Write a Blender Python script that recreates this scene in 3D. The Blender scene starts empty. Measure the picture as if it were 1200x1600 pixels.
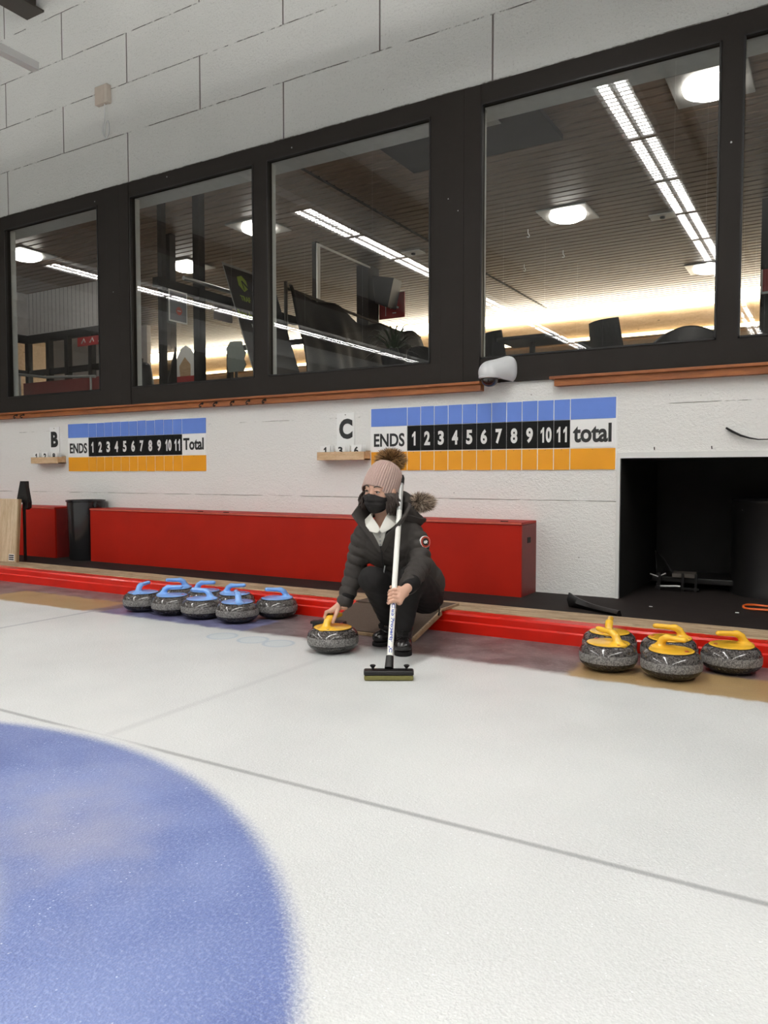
import bpy, bmesh, math, random
import numpy as np
from mathutils import Vector, Matrix, Euler
random.seed(7); rng = np.random.default_rng(5)
PI = math.pi
scene = bpy.context.scene
col = scene.collection

# ------------------------------------------------------------------ camera, world, exposure
YAW, PITCH = math.radians(30.5), math.atan(58/1204)
cam_data = bpy.data.cameras.new('camera'); cam = bpy.data.objects.new('camera', cam_data); col.objects.link(cam)
cam.location = (0, 0, 0.95); cam.rotation_euler = (PI/2 - PITCH, 0, YAW)
cam_data.sensor_fit = 'VERTICAL'; cam_data.sensor_height = 36; cam_data.lens = 36*1204/1600
cam_data.clip_start = 0.05; cam_data.clip_end = 200
scene.camera = cam
world = bpy.data.worlds.new('world'); scene.world = world; world.use_nodes = True
world.node_tree.nodes['Background'].inputs[0].default_value = (0.75, 0.8, 0.85, 1)
world.node_tree.nodes['Background'].inputs[1].default_value = 0.25
scene.view_settings.view_transform = 'Standard'; scene.view_settings.look = 'None'
scene.view_settings.gamma = 1; scene.view_settings.use_curve_mapping = False
scene.view_settings.exposure = 0.16
HALL_LAMP = 48.0        # emission of the fluorescent fixtures over the ice
ROOM_LAMP = 21.0        # emission of the round ceiling lamps upstairs
COVE_LAMP = 17.0         # emission of the cove strips upstairs
scene.cycles.max_bounces = 7; scene.cycles.diffuse_bounces = 4; scene.cycles.glossy_bounces = 3
scene.cycles.transparent_max_bounces = 12; scene.cycles.sample_clamp_indirect = 4
scene.cycles.caustics_reflective = False; scene.cycles.caustics_refractive = False

# ------------------------------------------------------------------ node helpers
class G:
    """tiny expression layer over a material's node tree"""
    def __init__(s, name):
        s.m = bpy.data.materials.new(name); s.m.use_nodes = True
        s.t = s.m.node_tree; s.n = s.t.nodes; s.l = s.t.links
        s.b = s.n['Principled BSDF']; s.out = s.n['Material Output']
        s._c = None
    def coord(s, which='Object'):
        if s._c is None: s._c = s.n.new('ShaderNodeTexCoord')
        return s._c.outputs[which]
    def put(s, sock, v):
        if isinstance(v, bpy.types.NodeSocket): s.l.new(v, sock)
        elif isinstance(v, (tuple, list)) and len(v) == 3 and sock.type == 'RGBA': sock.default_value = (*v, 1)
        else: sock.default_value = v
    def f(s, op, a, b=0.0, c=0.0):
        n = s.n.new('ShaderNodeMath'); n.operation = op
        s.put(n.inputs[0], a); s.put(n.inputs[1], b); s.put(n.inputs[2], c); return n.outputs[0]
    def xyz(s, v=None):
        n = s.n.new('ShaderNodeSeparateXYZ'); s.put(n.inputs[0], v if v is not None else s.coord()); return n.outputs
    def vec(s, x, y, z):
        n = s.n.new('ShaderNodeCombineXYZ'); s.put(n.inputs[0], x); s.put(n.inputs[1], y); s.put(n.inputs[2], z); return n.outputs[0]
    def scale(s, sc, v=None):
        n = s.n.new('ShaderNodeMapping'); s.put(n.inputs[0], v if v is not None else s.coord()); n.inputs['Scale'].default_value = sc; return n.outputs[0]
    def noise(s, sc, det=3, rough=0.5, v=None):
        n = s.n.new('ShaderNodeTexNoise'); n.inputs['Scale'].default_value = sc; n.inputs['Detail'].default_value = det
        n.inputs['Roughness'].default_value = rough; s.put(n.inputs['Vector'], v if v is not None else s.coord()); return n.outputs[0]
    def voro(s, sc, v=None, feature='F1'):
        n = s.n.new('ShaderNodeTexVoronoi'); n.feature = feature; n.inputs['Scale'].default_value = sc
        s.put(n.inputs['Vector'], v if v is not None else s.coord()); return n.outputs
    def step(s, v, lo, hi, a=0.0, b=1.0):
        n = s.n.new('ShaderNodeMapRange'); n.interpolation_type = 'SMOOTHSTEP'
        s.put(n.inputs[0], v); n.inputs[1].default_value = lo; n.inputs[2].default_value = hi
        n.inputs[3].default_value = a; n.inputs[4].default_value = b; return n.outputs[0]
    def mix(s, f, a, b):
        n = s.n.new('ShaderNodeMix'); n.data_type = 'RGBA'
        s.put(n.inputs[0], f); s.put(n.inputs[6], a); s.put(n.inputs[7], b); return n.outputs[2]
    def bump(s, h, strength=0.3, dist=0.01):
        n = s.n.new('ShaderNodeBump'); n.inputs['Strength'].default_value = strength; n.inputs['Distance'].default_value = dist
        s.put(n.inputs['Height'], h); s.l.new(n.outputs[0], s.b.inputs['Normal'])
    def set(s, color=None, rough=None, metal=None, spec=None, coat=None):
        if color is not None: s.put(s.b.inputs['Base Color'], color)
        if rough is not None: s.put(s.b.inputs['Roughness'], rough)
        if metal is not None: s.put(s.b.inputs['Metallic'], metal)
        if spec is not None: s.put(s.b.inputs['Specular IOR Level'], spec)
        if coat is not None: s.put(s.b.inputs['Coat Weight'], coat); s.b.inputs['Coat Roughness'].default_value = 0.08
        return s

def plain(name, c, rough=0.5, metal=0.0, spec=0.5, var=0.12, sc=14, bump=0.0, coat=None):
    g = G(name)
    n = g.noise(sc, 3)
    d = tuple(x*(1-var) for x in c); e = tuple(min(1, x*(1+var)) for x in c)
    g.set(g.mix(n, d, e), rough, metal, spec, coat)
    if bump: g.bump(g.noise(sc*4, 3), bump, 0.003)
    return g.m

def emit(name, c, s):
    m = bpy.data.materials.new(name); m.use_nodes = True; t = m.node_tree
    t.nodes.remove(t.nodes['Principled BSDF']); e = t.nodes.new('ShaderNodeEmission')
    e.inputs[0].default_value = (*c, 1); e.inputs[1].default_value = s
    t.links.new(e.outputs[0], t.nodes['Material Output'].inputs[0]); return m

def pane_mat(name, tint, f0=0.11):
    """a clear pane: two glass faces seen as one, the same from both sides"""
    g = G(name); m = g.m; t = m.node_tree; t.nodes.remove(g.b)
    a = t.nodes.new('ShaderNodeBsdfTransparent'); a.inputs[0].default_value = (*tint, 1)
    b = t.nodes.new('ShaderNodeBsdfGlossy'); b.inputs['Roughness'].default_value = 0.0; b.inputs[0].default_value = (1, 1, 1, 1)
    geo = t.nodes.new('ShaderNodeNewGeometry'); dt = t.nodes.new('ShaderNodeVectorMath'); dt.operation = 'DOT_PRODUCT'
    t.links.new(geo.outputs['Incoming'], dt.inputs[0]); t.links.new(geo.outputs['Normal'], dt.inputs[1])
    c = g.f('SUBTRACT', 1.0, g.f('ABSOLUTE', dt.outputs['Value']))
    fr = g.f('ADD', g.f('MULTIPLY', g.f('POWER', c, 5.0), 1-f0), f0)
    x = t.nodes.new('ShaderNodeMixShader')
    t.links.new(fr, x.inputs[0]); t.links.new(a.outputs[0], x.inputs[1]); t.links.new(b.outputs[0], x.inputs[2])
    t.links.new(x.outputs[0], g.out.inputs[0]); return m

def wood(name, a, b, scale=(1, 12, 12), rough=0.5, knots=True, sc=3.0):
    g = G(name)
    v = g.scale(scale)
    n1 = g.noise(sc, 5, 0.65, v); n2 = g.noise(sc*6, 2, 0.5, v)
    c = g.mix(g.step(n1, 0.3, 0.7), a, b)
    c = g.mix(g.f('MULTIPLY', g.step(n2, 0.5, 0.75), 0.4), c, tuple(x*0.55 for x in a))
    if knots:
        k = g.voro(2.3, g.scale((1.0, 1.0, 2.2)))[0]
        c = g.mix(g.step(k, 0.03, 0.075, 0.75, 0.0), c, tuple(x*0.3 for x in a))
    g.set(c, rough); g.bump(n1, 0.15, 0.004); return g.m

# ------------------------------------------------------------------ object helpers
def link(name, me, mat=None, parent=None):
    o = bpy.data.objects.new(name, me); col.objects.link(o)
    if mat is not None:
        for mm in (mat if isinstance(mat, (list, tuple)) else [mat]): me.materials.append(mm)
    if parent is not None: o.parent = parent
    return o
def tag(o, label=None, cat=None, group=None, kind=None):
    if label: o['label'] = label
    if cat: o['category'] = cat
    if group: o['group'] = group
    if kind: o['kind'] = kind
    return o
def empty(name, loc=(0, 0, 0), rz=0.0, parent=None):
    o = bpy.data.objects.new(name, None); col.objects.link(o); o.location = loc; o.rotation_euler = (0, 0, rz)
    o.empty_display_size = 0.1
    if parent is not None: o.parent = parent
    return o
def smooth(me, ang=40):
    for p in me.polygons: p.use_smooth = True
    try: me.set_sharp_from_angle(angle=math.radians(ang))
    except Exception: pass
class MB:
    """collects shapes into one mesh"""
    def __init__(s): s.bm = bmesh.new()
    def _add(s, verts, faces, mi=0):
        vs = [s.bm.verts.new(v) for v in verts]
        for f in faces:
            try: fc = s.bm.faces.new([vs[i] for i in f]); fc.material_index = mi
            except ValueError: pass
        return vs
    def box(s, x0, x1, y0, y1, z0, z1, bev=0.0, mat=None, mi=0):
        t = bmesh.new(); bmesh.ops.create_cube(t, size=1)
        for v in t.verts: v.co = Vector((x0+(v.co.x+.5)*(x1-x0), y0+(v.co.y+.5)*(y1-y0), z0+(v.co.z+.5)*(z1-z0)))
        if bev > 0: bmesh.ops.bevel(t, geom=list(t.edges), offset=bev, segments=2, profile=0.6, affect='EDGES')
        s.merge(t, mat, mi); return s
    def merge(s, t, mat=None, mi=0):
        if mat is not None: bmesh.ops.transform(t, matrix=mat, verts=t.verts)
        t.verts.index_update()
        s._add([v.co.copy() for v in t.verts], [[v.index for v in f.verts] for f in t.faces], mi); t.free()
    def tube(s, pts, rad, n=12, cap=True, mi=0, flat=1.0):
        pts = [Vector(p) for p in pts]; m = len(pts)
        rad = rad if isinstance(rad, (list, tuple)) else [rad]*m
        up = Vector((0, 0, 1)); rings = []
        d0 = (pts[1]-pts[0]).normalized()
        a = d0.cross(up); a = a.normalized() if a.length > 1e-3 else Vector((1, 0, 0))
        for i, p in enumerate(pts):
            d = (pts[min(i+1, m-1)]-pts[max(i-1, 0)]).normalized()
            a = (a - d*a.dot(d)).normalized(); b = d.cross(a)
            rings.append([p+(a*math.cos(2*PI*k/n)+b*math.sin(2*PI*k/n)*flat)*rad[i] for k in range(n)])
        V = [v for r in rings for v in r]
        F = [[i*n+k, i*n+(k+1) % n, (i+1)*n+(k+1) % n, (i+1)*n+k] for i in range(m-1) for k in range(n)]
        if cap: F.append(list(range(n))[::-1]); F.append([(m-1)*n+k for k in range(n)])
        s._add(V, F, mi); return s
    def lathe(s, prof, n=48, mat=None, mi=0):
        V = []; F = []; m = len(prof)
        for r, z in prof:
            for k in range(n): V.append(Vector((r*math.cos(2*PI*k/n), r*math.sin(2*PI*k/n), z)))
        F = [[i*n+k, i*n+(k+1) % n, (i+1)*n+(k+1) % n, (i+1)*n+k] for i in range(m-1) for k in range(n)]
        F.append(list(range(n))[::-1]); F.append([(m-1)*n+k for k in range(n)])
        if mat is not None: V = [mat @ v for v in V]
        s._add(V, F, mi); return s
    def prism(s, pts, y0, y1, mat=None, mi=0):
        """outline in x,z extruded along y"""
        n = len(pts)
        V = [Vector((x, y0, z)) for x, z in pts]+[Vector((x, y1, z)) for x, z in pts]
        if mat is not None: V = [mat @ v for v in V]
        F = [list(range(n)), [n+i for i in range(n)][::-1]]+[[i, n+i, n+(i+1) % n, (i+1) % n] for i in range(n)]
        s._add(V, F, mi); return s
    def build(s, name, mat=None, parent=None, sm=False, ang=40):
        bmesh.ops.recalc_face_normals(s.bm, faces=s.bm.faces)
        me = bpy.data.meshes.new(name); s.bm.to_mesh(me); s.bm.free()
        if sm: smooth(me, ang)
        return link(name, me, mat, parent)
def box(name, x0, x1, y0, y1, z0, z1, mat, parent=None, bev=0.0):
    return MB().box(x0, x1, y0, y1, z0, z1, bev).build(name, mat, parent)
def struct(o, label=None):
    o['kind'] = 'structure'
    if label: o['label'] = label
    return o
def text_mesh(body, size, bold=0.0, sx=1.0, extrude=0.0015, sp=1.0):
    c = bpy.data.curves.new('lettering', 'FONT'); c.body = body; c.size = size; c.offset = bold; c.extrude = extrude
    c.align_x = 'CENTER'; c.align_y = 'CENTER'; c.space_character = sp; c.resolution_u = 4
    o = bpy.data.objects.new('tmp', c); col.objects.link(o)
    dg = bpy.context.evaluated_depsgraph_get(); dg.update()
    me = bpy.data.meshes.new_from_object(o.evaluated_get(dg))
    bpy.data.objects.remove(o); bpy.data.curves.remove(c)
    # centre on its ink
    if len(me.vertices):
        co = np.zeros(len(me.vertices)*3, dtype=np.float32); me.vertices.foreach_get('co', co); co = co.reshape(-1, 3)
        mid = (co.min(0)+co.max(0))/2; co[:, :2] -= mid[:2]; co[:, 0] *= sx
        me.vertices.foreach_set('co', co.ravel())
    me.materials.clear(); me.update(); return me
def one_pts(): return [(0.10, -0.5), (0.36, -0.5), (0.36, 0.5), (0.17, 0.5), (0.02, 0.36), (-0.16, 0.27), (-0.16, 0.08), (0.10, 0.20)]
def number_mesh(body, h, x, y, z, mat, parent, cw):
    """a number facing -Y; its digits are cw wide; the digit one is drawn with its flag"""
    tot = len(body); o = None
    for i, ch in enumerate(body):
        cx = x+(i-(tot-1)/2)*cw*1.12
        if ch == '1':
            o = MB().prism([(cx+(px-0.08)*cw*1.15, z+pz*h) for px, pz in one_pts()], y-0.001, y+0.0005).build('number', mat, parent)
        else: o = wall_text('number', ch, cx, y, z, h, mat, parent, bold=0.04, width=cw)
    return o
def wall_text(name, body, x, y, z, height, mat, parent=None, bold=0.0, width=None, sx=0.8):
    """lettering that faces -Y; height is that of a capital; stretched to width when given"""
    me = text_mesh(body, 1.0, bold)
    co = np.zeros(len(me.vertices)*3, dtype=np.float32); me.vertices.foreach_get('co', co); co = co.reshape(-1, 3)
    ext = co.max(0)-co.min(0)
    k = height/ext[1]; kx = (width/ext[0]) if width else k*sx
    co[:, 0] *= kx; co[:, 1] *= k; co[:, 2] *= 0.6
    me.vertices.foreach_set('co', co.ravel()); me.update()
    o = link(name, me, mat, parent); o.location = (x, y, z); o.rotation_euler = (PI/2, 0, 0); return o

# ------------------------------------------------------------------ implicit surfaces (organic shapes)
def seg(P, a, b, ra, rb=None, k=0.0, per=0.0, ph=0.0):
    """tapered capsule; k/per puff the radius along the axis (quilting)"""
    rb = ra if rb is None else rb
    a = np.array(a, np.float32); b = np.array(b, np.float32); d = b-a; L = float(d@d)
    t = np.clip(((P-a)@d)/L, 0, 1)
    q = P-a-t[..., None]*d
    r = ra+(rb-ra)*t
    if k: r = r*(1-k)+r*k*np.sqrt(np.abs(np.sin(PI*(t*math.sqrt(L)/per+ph))))
    return np.sqrt((q*q).sum(-1))-r
def ell(P, c, r, R=None):
    q = P-np.array(c, np.float32)
    if R is not None: q = q@np.array(R, np.float32)
    r = np.array(r, np.float32); k0 = np.sqrt(((q/r)**2).sum(-1)); k1 = np.sqrt(((q/(r*r))**2).sum(-1))+1e-9
    return k0*(k0-1)/k1
def su(a, b, k=0.02):
    h = np.clip(0.5+0.5*(b-a)/k, 0, 1); return b*(1-h)+a*h-k*h*(1-h)
def cut(a, b, k=0.006): return -su(-a, b, k)          # a minus b, where b is given as its own field
def grid_mesh(fn, lo, hi, h):
    lo = np.array(lo, np.float32); n = np.ceil((np.array(hi)-lo)/h).astype(int)+1
    ax = [lo[i]+h*np.arange(n[i], dtype=np.float32) for i in range(3)]
    P = np.stack(np.meshgrid(*ax, indexing='ij'), -1)
    V = fn(P).astype(np.float32); S = V < 0
    nx, ny, nz = n-1
    c8 = [S[i:i+nx, j:j+ny, k:k+nz] for i in (0, 1) for j in (0, 1) for k in (0, 1)]
    cnt = sum(c.astype(np.int8) for c in c8); act = (cnt > 0) & (cnt < 8)
    idx = -np.ones(act.shape, np.int64); cells = np.argwhere(act); idx[act] = np.arange(len(cells))
    acc = np.zeros((len(cells), 3)); w = np.zeros(len(cells))
    cor = [(i, j, k) for i in (0, 1) for j in (0, 1) for k in (0, 1)]
    for a in cor:
        for b in cor:
            if sum(abs(a[i]-b[i]) for i in range(3)) == 1 and a < b:
                va = V[cells[:, 0]+a[0], cells[:, 1]+a[1], cells[:, 2]+a[2]]; vb = V[cells[:, 0]+b[0], cells[:, 1]+b[1], cells[:, 2]+b[2]]
                m = (va < 0) != (vb < 0); t = np.where(m, va/np.where(m, va-vb, 1), 0)
                p = np.array(a)+t[:, None]*(np.array(b)-np.array(a)); acc += p*m[:, None]; w += m
    verts = lo+(cells+acc/w[:, None])*h
    F = []
    for axis in range(3):
        o1, o2 = [(1, 2), (2, 0), (0, 1)][axis]
        sl = [slice(None)]*3; s0 = list(sl); s1 = list(sl); s0[axis] = slice(0, -1); s1[axis] = slice(1, None)
        for d in (o1, o2): s0[d] = slice(1, -1); s1[d] = slice(1, -1)
        A, B = S[tuple(s0)], S[tuple(s1)]; e = np.argwhere(A != B)
        if not len(e): continue
        base = e.copy(); base[:, o1] += 1; base[:, o2] += 1
        def at(d1, d2):
            q = base.copy(); q[:, o1] -= d1; q[:, o2] -= d2; return idx[q[:, 0], q[:, 1], q[:, 2]]
        q = np.stack([at(1, 1), at(0, 1), at(0, 0), at(1, 0)], 1)
        flip = ~A[tuple(e.T)]; q[flip] = q[flip][:, ::-1]; F.append(q)
    return verts, np.concatenate(F)
def join_mesh(name, parts, mat=None, parent=None):
    V = []; F = []; k = 0
    for v, f in parts: V.append(v); F.append(f+k); k += len(v)
    V = np.concatenate(V); F = np.concatenate(F)
    me = bpy.data.meshes.new(name); me.from_pydata(V.tolist(), [], F.tolist()); me.update()
    for p in me.polygons: p.use_smooth = True
    return link(name, me, mat, parent)

# ------------------------------------------------------------------ materials
def ice_material():
    g = G('ice'); x, y, z = g.xyz()
    w = g.noise(9, 4, 0.6); ws = g.f('MULTIPLY', g.f('SUBTRACT', w, 0.5), 0.10)
    fine = g.noise(110, 3, 0.7); fine2 = g.noise(260, 3, 0.7); big = g.noise(1.1, 3)
    xw = g.f('ADD', x, ws); yw = g.f('ADD', y, ws)
    white = g.mix(g.step(big, 0.3, 0.75), (0.54, 0.55, 0.545), (0.64, 0.65, 0.64))
    white = g.mix(g.f('MULTIPLY', g.step(fine, 0.35, 0.7), 0.28), white, (0.80, 0.81, 0.805))
    # the painted blue ring of the house, seen through frosty ice
    dx = g.f('ADD', x, 2.28); dy = g.f('SUBTRACT', y, 0.03)
    r = g.f('SQRT', g.f('ADD', g.f('MULTIPLY', dx, dx), g.f('MULTIPLY', dy, dy)))
    rr = g.f('ADD', r, g.f('MULTIPLY', g.f('SUBTRACT', fine, 0.5), 0.06))
    ring = g.f('MULTIPLY', g.step(rr, 1.765, 1.835, 1, 0), g.step(rr, 1.08, 1.24))
    bl = g.mix(g.step(g.noise(2.2, 3), 0.35, 0.68), (0.095, 0.135, 0.33), (0.165, 0.215, 0.43))
    bl = g.mix(g.f('MULTIPLY', g.step(fine, 0.46, 0.68), 0.38), bl, (0.38, 0.44, 0.66))
    frost = g.f('MULTIPLY', g.step(g.noise(1.3, 4, 0.6), 0.50, 0.72), 0.6)
    bl = g.mix(frost, bl, (0.33, 0.33, 0.42))
    c = g.mix(g.f('MULTIPLY', ring, 0.97), white, bl)
    spark = g.f('MULTIPLY', g.step(g.voro(60)[0], 0.08, 0.16, 1, 0), g.step(g.noise(8, 2), 0.5, 0.62))  # sparkle of the ice painted in as pale specks
    c = g.mix(g.f('MULTIPLY', spark, 0.65), c, (0.88, 0.90, 0.92))
    # thin lines: back line, centre line, line between the sheets
    def line(a, pos, half, soft, dark):
        return g.f('MULTIPLY', g.step(g.f('ABSOLUTE', g.f('SUBTRACT', a, pos)), half, half+soft, 1, 0), dark)
    wy = g.f('ADD', y, g.f('MULTIPLY', g.f('SUBTRACT', g.noise(60, 2), 0.5), 0.006))
    wx = g.f('ADD', x, g.f('MULTIPLY', g.f('SUBTRACT', g.noise(60, 2), 0.5), 0.012))
    out = g.step(r, 1.84, 1.86)
    c = g.mix(g.f('MULTIPLY', line(wy, 1.864, 0.003, 0.014, 0.70), g.step(r, 1.83, 1.86)), c, (0.20, 0.20, 0.21))
    c = g.mix(g.f('MULTIPLY', line(wx, -2.28, 0.004, 0.03, 0.32), g.f('MULTIPLY', out, g.step(y, 1.8, 1.9))), c, (0.40, 0.40, 0.41))
    c = g.mix(line(wx, -4.46, 0.008, 0.014, 0.6), c, (0.25, 0.26, 0.30))
    # three faint disc shaped foot marks on the sheet
    for px, py in ((-3.11, 3.40), (-2.885, 3.41), (-2.70, 3.41)):
        ax = g.f('SUBTRACT', x, px); ay = g.f('SUBTRACT', y, py)
        q = g.f('SQRT', g.f('ADD', g.f('MULTIPLY', ax, ax), g.f('MULTIPLY', ay, ay)))
        c = g.mix(g.f('MULTIPLY', g.step(q, 0.075, 0.10, 1, 0), 0.45), c, (0.50, 0.58, 0.62))
        c = g.mix(g.f('MULTIPLY', g.step(g.f('ABSOLUTE', g.f('SUBTRACT', q, 0.085)), 0.002, 0.016, 1, 0), 0.5), c, (0.30, 0.40, 0.50))
    # bare zone behind the back boards with painted stone parking boxes
    edge = g.f('ADD', yw, g.f('MULTIPLY', g.f('SUBTRACT', fine, 0.5), 0.05))
    zone = g.step(edge, 3.535, 3.63)
    bare = g.mix(g.step(g.noise(5, 5, 0.65), 0.35, 0.7), (0.10, 0.072, 0.075), (0.23, 0.18, 0.185))
    bare = g.mix(g.f('MULTIPLY', g.step(g.noise(30, 4, 0.7), 0.55, 0.75), 0.5), bare, (0.42, 0.38, 0.39))
    c = g.mix(zone, c, bare)
    def rect(x0, x1, y0, y1, s=0.05):
        return g.f('MULTIPLY', g.f('MULTIPLY', g.step(xw, x0, x0+s), g.step(xw, x1-s, x1, 1, 0)), g.f('MULTIPLY', g.step(yw, y0, y0+s), g.step(yw, y1-s, y1, 1, 0)))
    tan = g.mix(g.noise(12, 4), (0.30, 0.19, 0.08), (0.42, 0.29, 0.13))
    blu = g.mix(g.step(g.noise(7, 4), 0.35, 0.7), (0.10, 0.10, 0.21), (0.22, 0.24, 0.42))
    for x0, x1 in ((-5.75, -4.50), (-1.12, 0.3)): c = g.mix(g.f('MULTIPLY', rect(x0, x1, 3.52, 3.95), 0.92), c, tan)
    for x0, x1 in ((-4.42, -3.08), (-9.5, -8.5)): c = g.mix(g.f('MULTIPLY', rect(x0, x1, 3.54, 3.97), 0.85), c, blu)
    g.set(c, g.step(g.noise(3, 3), 0.3, 0.7, 0.30, 0.42), 0, 0.45)
    h = g.f('ADD', g.f('MULTIPLY', g.noise(95, 3, 0.7), 0.9), g.f('MULTIPLY', g.voro(170)[0], 0.7))
    g.bump(h, 0.34, 0.005); return g.m
M_ice = ice_material()

def panel_wall():
    """painted wood-wool slabs in running bond, 1.89 x 0.4685 m"""
    g = G('wood_wool_wall'); x, y, z = g.xyz()
    j = g.f('MULTIPLY', g.f('SUBTRACT', g.noise(9, 4, 0.7), 0.5), 0.010)
    zz = g.f('DIVIDE', g.f('SUBTRACT', g.f('ADD', z, j), 3.783), 0.4685)
    row = g.f('FLOOR', zz); fz = g.f('MULTIPLY', g.f('SUBTRACT', zz, row), 0.4685)
    dz = g.f('MINIMUM', fz, g.f('SUBTRACT', 0.4685, fz))
    odd = g.f('ABSOLUTE', g.f('MODULO', row, 2.0))
    sh = g.f('ADD', g.f('ADD', x, 40*1.89+0.325), g.f('MULTIPLY', g.f('SUBTRACT', 1.0, odd), 0.0))
    sh = g.f('ADD', sh, g.f('MULTIPLY', odd, 0.945))
    xx = g.f('DIVIDE', sh, 1.89); fx = g.f('MULTIPLY', g.f('SUBTRACT', xx, g.f('FLOOR', xx)), 1.89)
    dx = g.f('MINIMUM', fx, g.f('SUBTRACT', 1.89, fx))
    up = g.step(z, 2.0, 2.05)
    vj = g.f('MULTIPLY', g.step(dx, 0.003, 0.008, 1, 0), up)
    hj = g.f('MULTIPLY', g.f('MULTIPLY', g.step(dz, 0.001, 0.006, 1, 0), up), g.step(g.noise(5, 4, 0.75), 0.42, 0.56))
    hl = g.f('MULTIPLY', g.step(g.f('ABSOLUTE', g.f('SUBTRACT', z, 0.768)), 0.001, 0.005, 1, 0), g.step(g.noise(4, 3, 0.7), 0.35, 0.6))
    hl2 = g.f('MULTIPLY', g.step(g.f('ABSOLUTE', g.f('SUBTRACT', z, 1.415)), 0.001, 0.004, 1, 0), g.step(g.noise(6, 3, 0.7), 0.48, 0.6))
    a = g.noise(1.5, 3); fib = g.noise(60, 4, 0.7); fib2 = g.noise(22, 4, 0.75, g.scale((1, 1, 2.2)))
    c = g.mix(a, (0.80, 0.80, 0.765), (0.87, 0.87, 0.84))
    c = g.mix(g.f('MULTIPLY', g.step(fib, 0.54, 0.72), 0.45), c, (0.40, 0.39, 0.36))
    low = g.step(z, 1.7, 1.75, 1, 0)
    c = g.mix(g.f('MULTIPLY', low, 0.6), c, (0.84, 0.83, 0.81))
    pits = g.f('MULTIPLY', g.step(g.voro(9)[0], 0.028, 0.05, 1, 0), g.step(g.noise(3, 2), 0.45, 0.6))
    c = g.mix(g.f('MULTIPLY', pits, 0.8), c, (0.12, 0.10, 0.09))
    jn = g.f('MAXIMUM', g.f('MAXIMUM', vj, g.f('MULTIPLY', hj, 0.85)), g.f('MULTIPLY', g.f('MAXIMUM', hl, hl2), 0.55))
    c = g.mix(g.f('MULTIPLY', jn, 0.9), c, (0.09, 0.055, 0.045))
    g.set(c, 0.75, 0, 0.3)
    h = g.f('SUBTRACT', g.f('ADD', g.f('MULTIPLY', fib, 0.7), g.f('MULTIPLY', fib2, 0.6)), g.f('MULTIPLY', jn, 2.0))
    g.bump(h, 0.9, 0.010); return g.m
M_wall = panel_wall()
M_frame = plain('dark_window_frame', (0.017, 0.014, 0.012), 0.6, 0, 0.15, 0.08)
M_reveal = plain('grey_painted_reveal', (0.58, 0.60, 0.58), 0.6)
M_glass = pane_mat('window_pane_glass', (0.93, 0.94, 0.93))
M_rail = wood('varnished_rail_wood', (0.20, 0.055, 0.012), (0.33, 0.105, 0.022), (1, 10, 10), 0.55)
M_red = plain('red_painted_board', (0.33, 0.011, 0.004), 0.5, 0, 0.15, 0.16, 4, 0.05)
M_redtop = plain('worn_red_edge', (0.46, 0.09, 0.06), 0.6, 0, 0.3, 0.3, 18)
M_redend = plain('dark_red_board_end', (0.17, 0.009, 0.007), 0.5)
M_curb = plain('glossy_red_curb', (0.56, 0.010, 0.003), 0.3, 0, 0.35, 0.22, 5, 0.05, 0.1)
def worn_wood():
    g = G('worn_timber'); v = g.scale((1, 9, 9)); n = g.noise(4, 6, 0.75, v)
    c = g.mix(g.step(n, 0.3, 0.7), (0.22, 0.14, 0.075), (0.50, 0.38, 0.25))
    c = g.mix(g.f('MULTIPLY', g.step(g.noise(7, 5, 0.8, g.scale((1, 5, 5))), 0.56, 0.66), 0.8), c, (0.06, 0.035, 0.02))
    g.set(c, 0.7); g.bump(n, 0.4, 0.006); return g.m
M_timber = worn_wood()
M_rubber = plain('black_rubber_floor', (0.016, 0.012, 0.011), 0.75, 0, 0.15, 0.3, 8, 0.2)
M_white = plain('white_panel', (0.90, 0.90, 0.885), 0.4, 0, 0.4, 0.03)
M_blue = plain('blue_score_panel', (0.125, 0.225, 0.63), 0.4, 0, 0.3, 0.10, 6)
M_yellow = plain('orange_yellow_score_panel', (0.78, 0.33, 0.008), 0.35, 0, 0.5, 0.07, 6)
M_black = plain('black_card', (0.005, 0.005, 0.005), 0.6, 0, 0.15)
M_blackp = plain('black_plastic', (0.009, 0.008, 0.008), 0.4, 0, 0.3)
M_letter = plain('black_lettering', (0.008, 0.008, 0.008), 0.5)
M_wletter = plain('white_lettering', (0.82, 0.82, 0.80), 0.5, var=0.02)
M_pine = wood('pale_pine', (0.50, 0.32, 0.17), (0.66, 0.47, 0.29), (2, 10, 10), 0.55, False)
M_pineplank = wood('pale_leaning_board', (0.46, 0.33, 0.20), (0.62, 0.49, 0.34), (9, 9, 1), 0.6, False)
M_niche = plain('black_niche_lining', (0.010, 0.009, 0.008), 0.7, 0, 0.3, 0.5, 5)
M_trim = plain('white_painted_trim', (0.72, 0.72, 0.70), 0.5, var=0.03)
def granite(name, a, b, rough, sp=0.5):
    g = G(name)
    n = g.voro(150)[0]; m = g.noise(110, 3, 0.8)
    c = g.mix(g.step(m, 0.44, 0.58), a, b)
    c = g.mix(g.step(n, 0.14, 0.25, 0.7, 0), c, tuple(min(1, x*2.0+0.08) for x in b))
    g.set(c, rough, 0, sp); return g.m
M_gran = granite('polished_granite', (0.022, 0.019, 0.018), (0.10, 0.090, 0.085), 0.10, 0.5)
M_band = granite('rough_striking_band', (0.085, 0.08, 0.077), (0.23, 0.22, 0.21), 0.65, 0.3)
M_base = granite('dark_granite_underside', (0.010, 0.008, 0.007), (0.038, 0.033, 0.030), 0.25, 0.4)
M_hyel = plain('yellow_handle_plastic', (0.82, 0.47, 0.035), 0.24, 0, 0.5, 0.06, 30, 0, 0.3)
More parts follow.
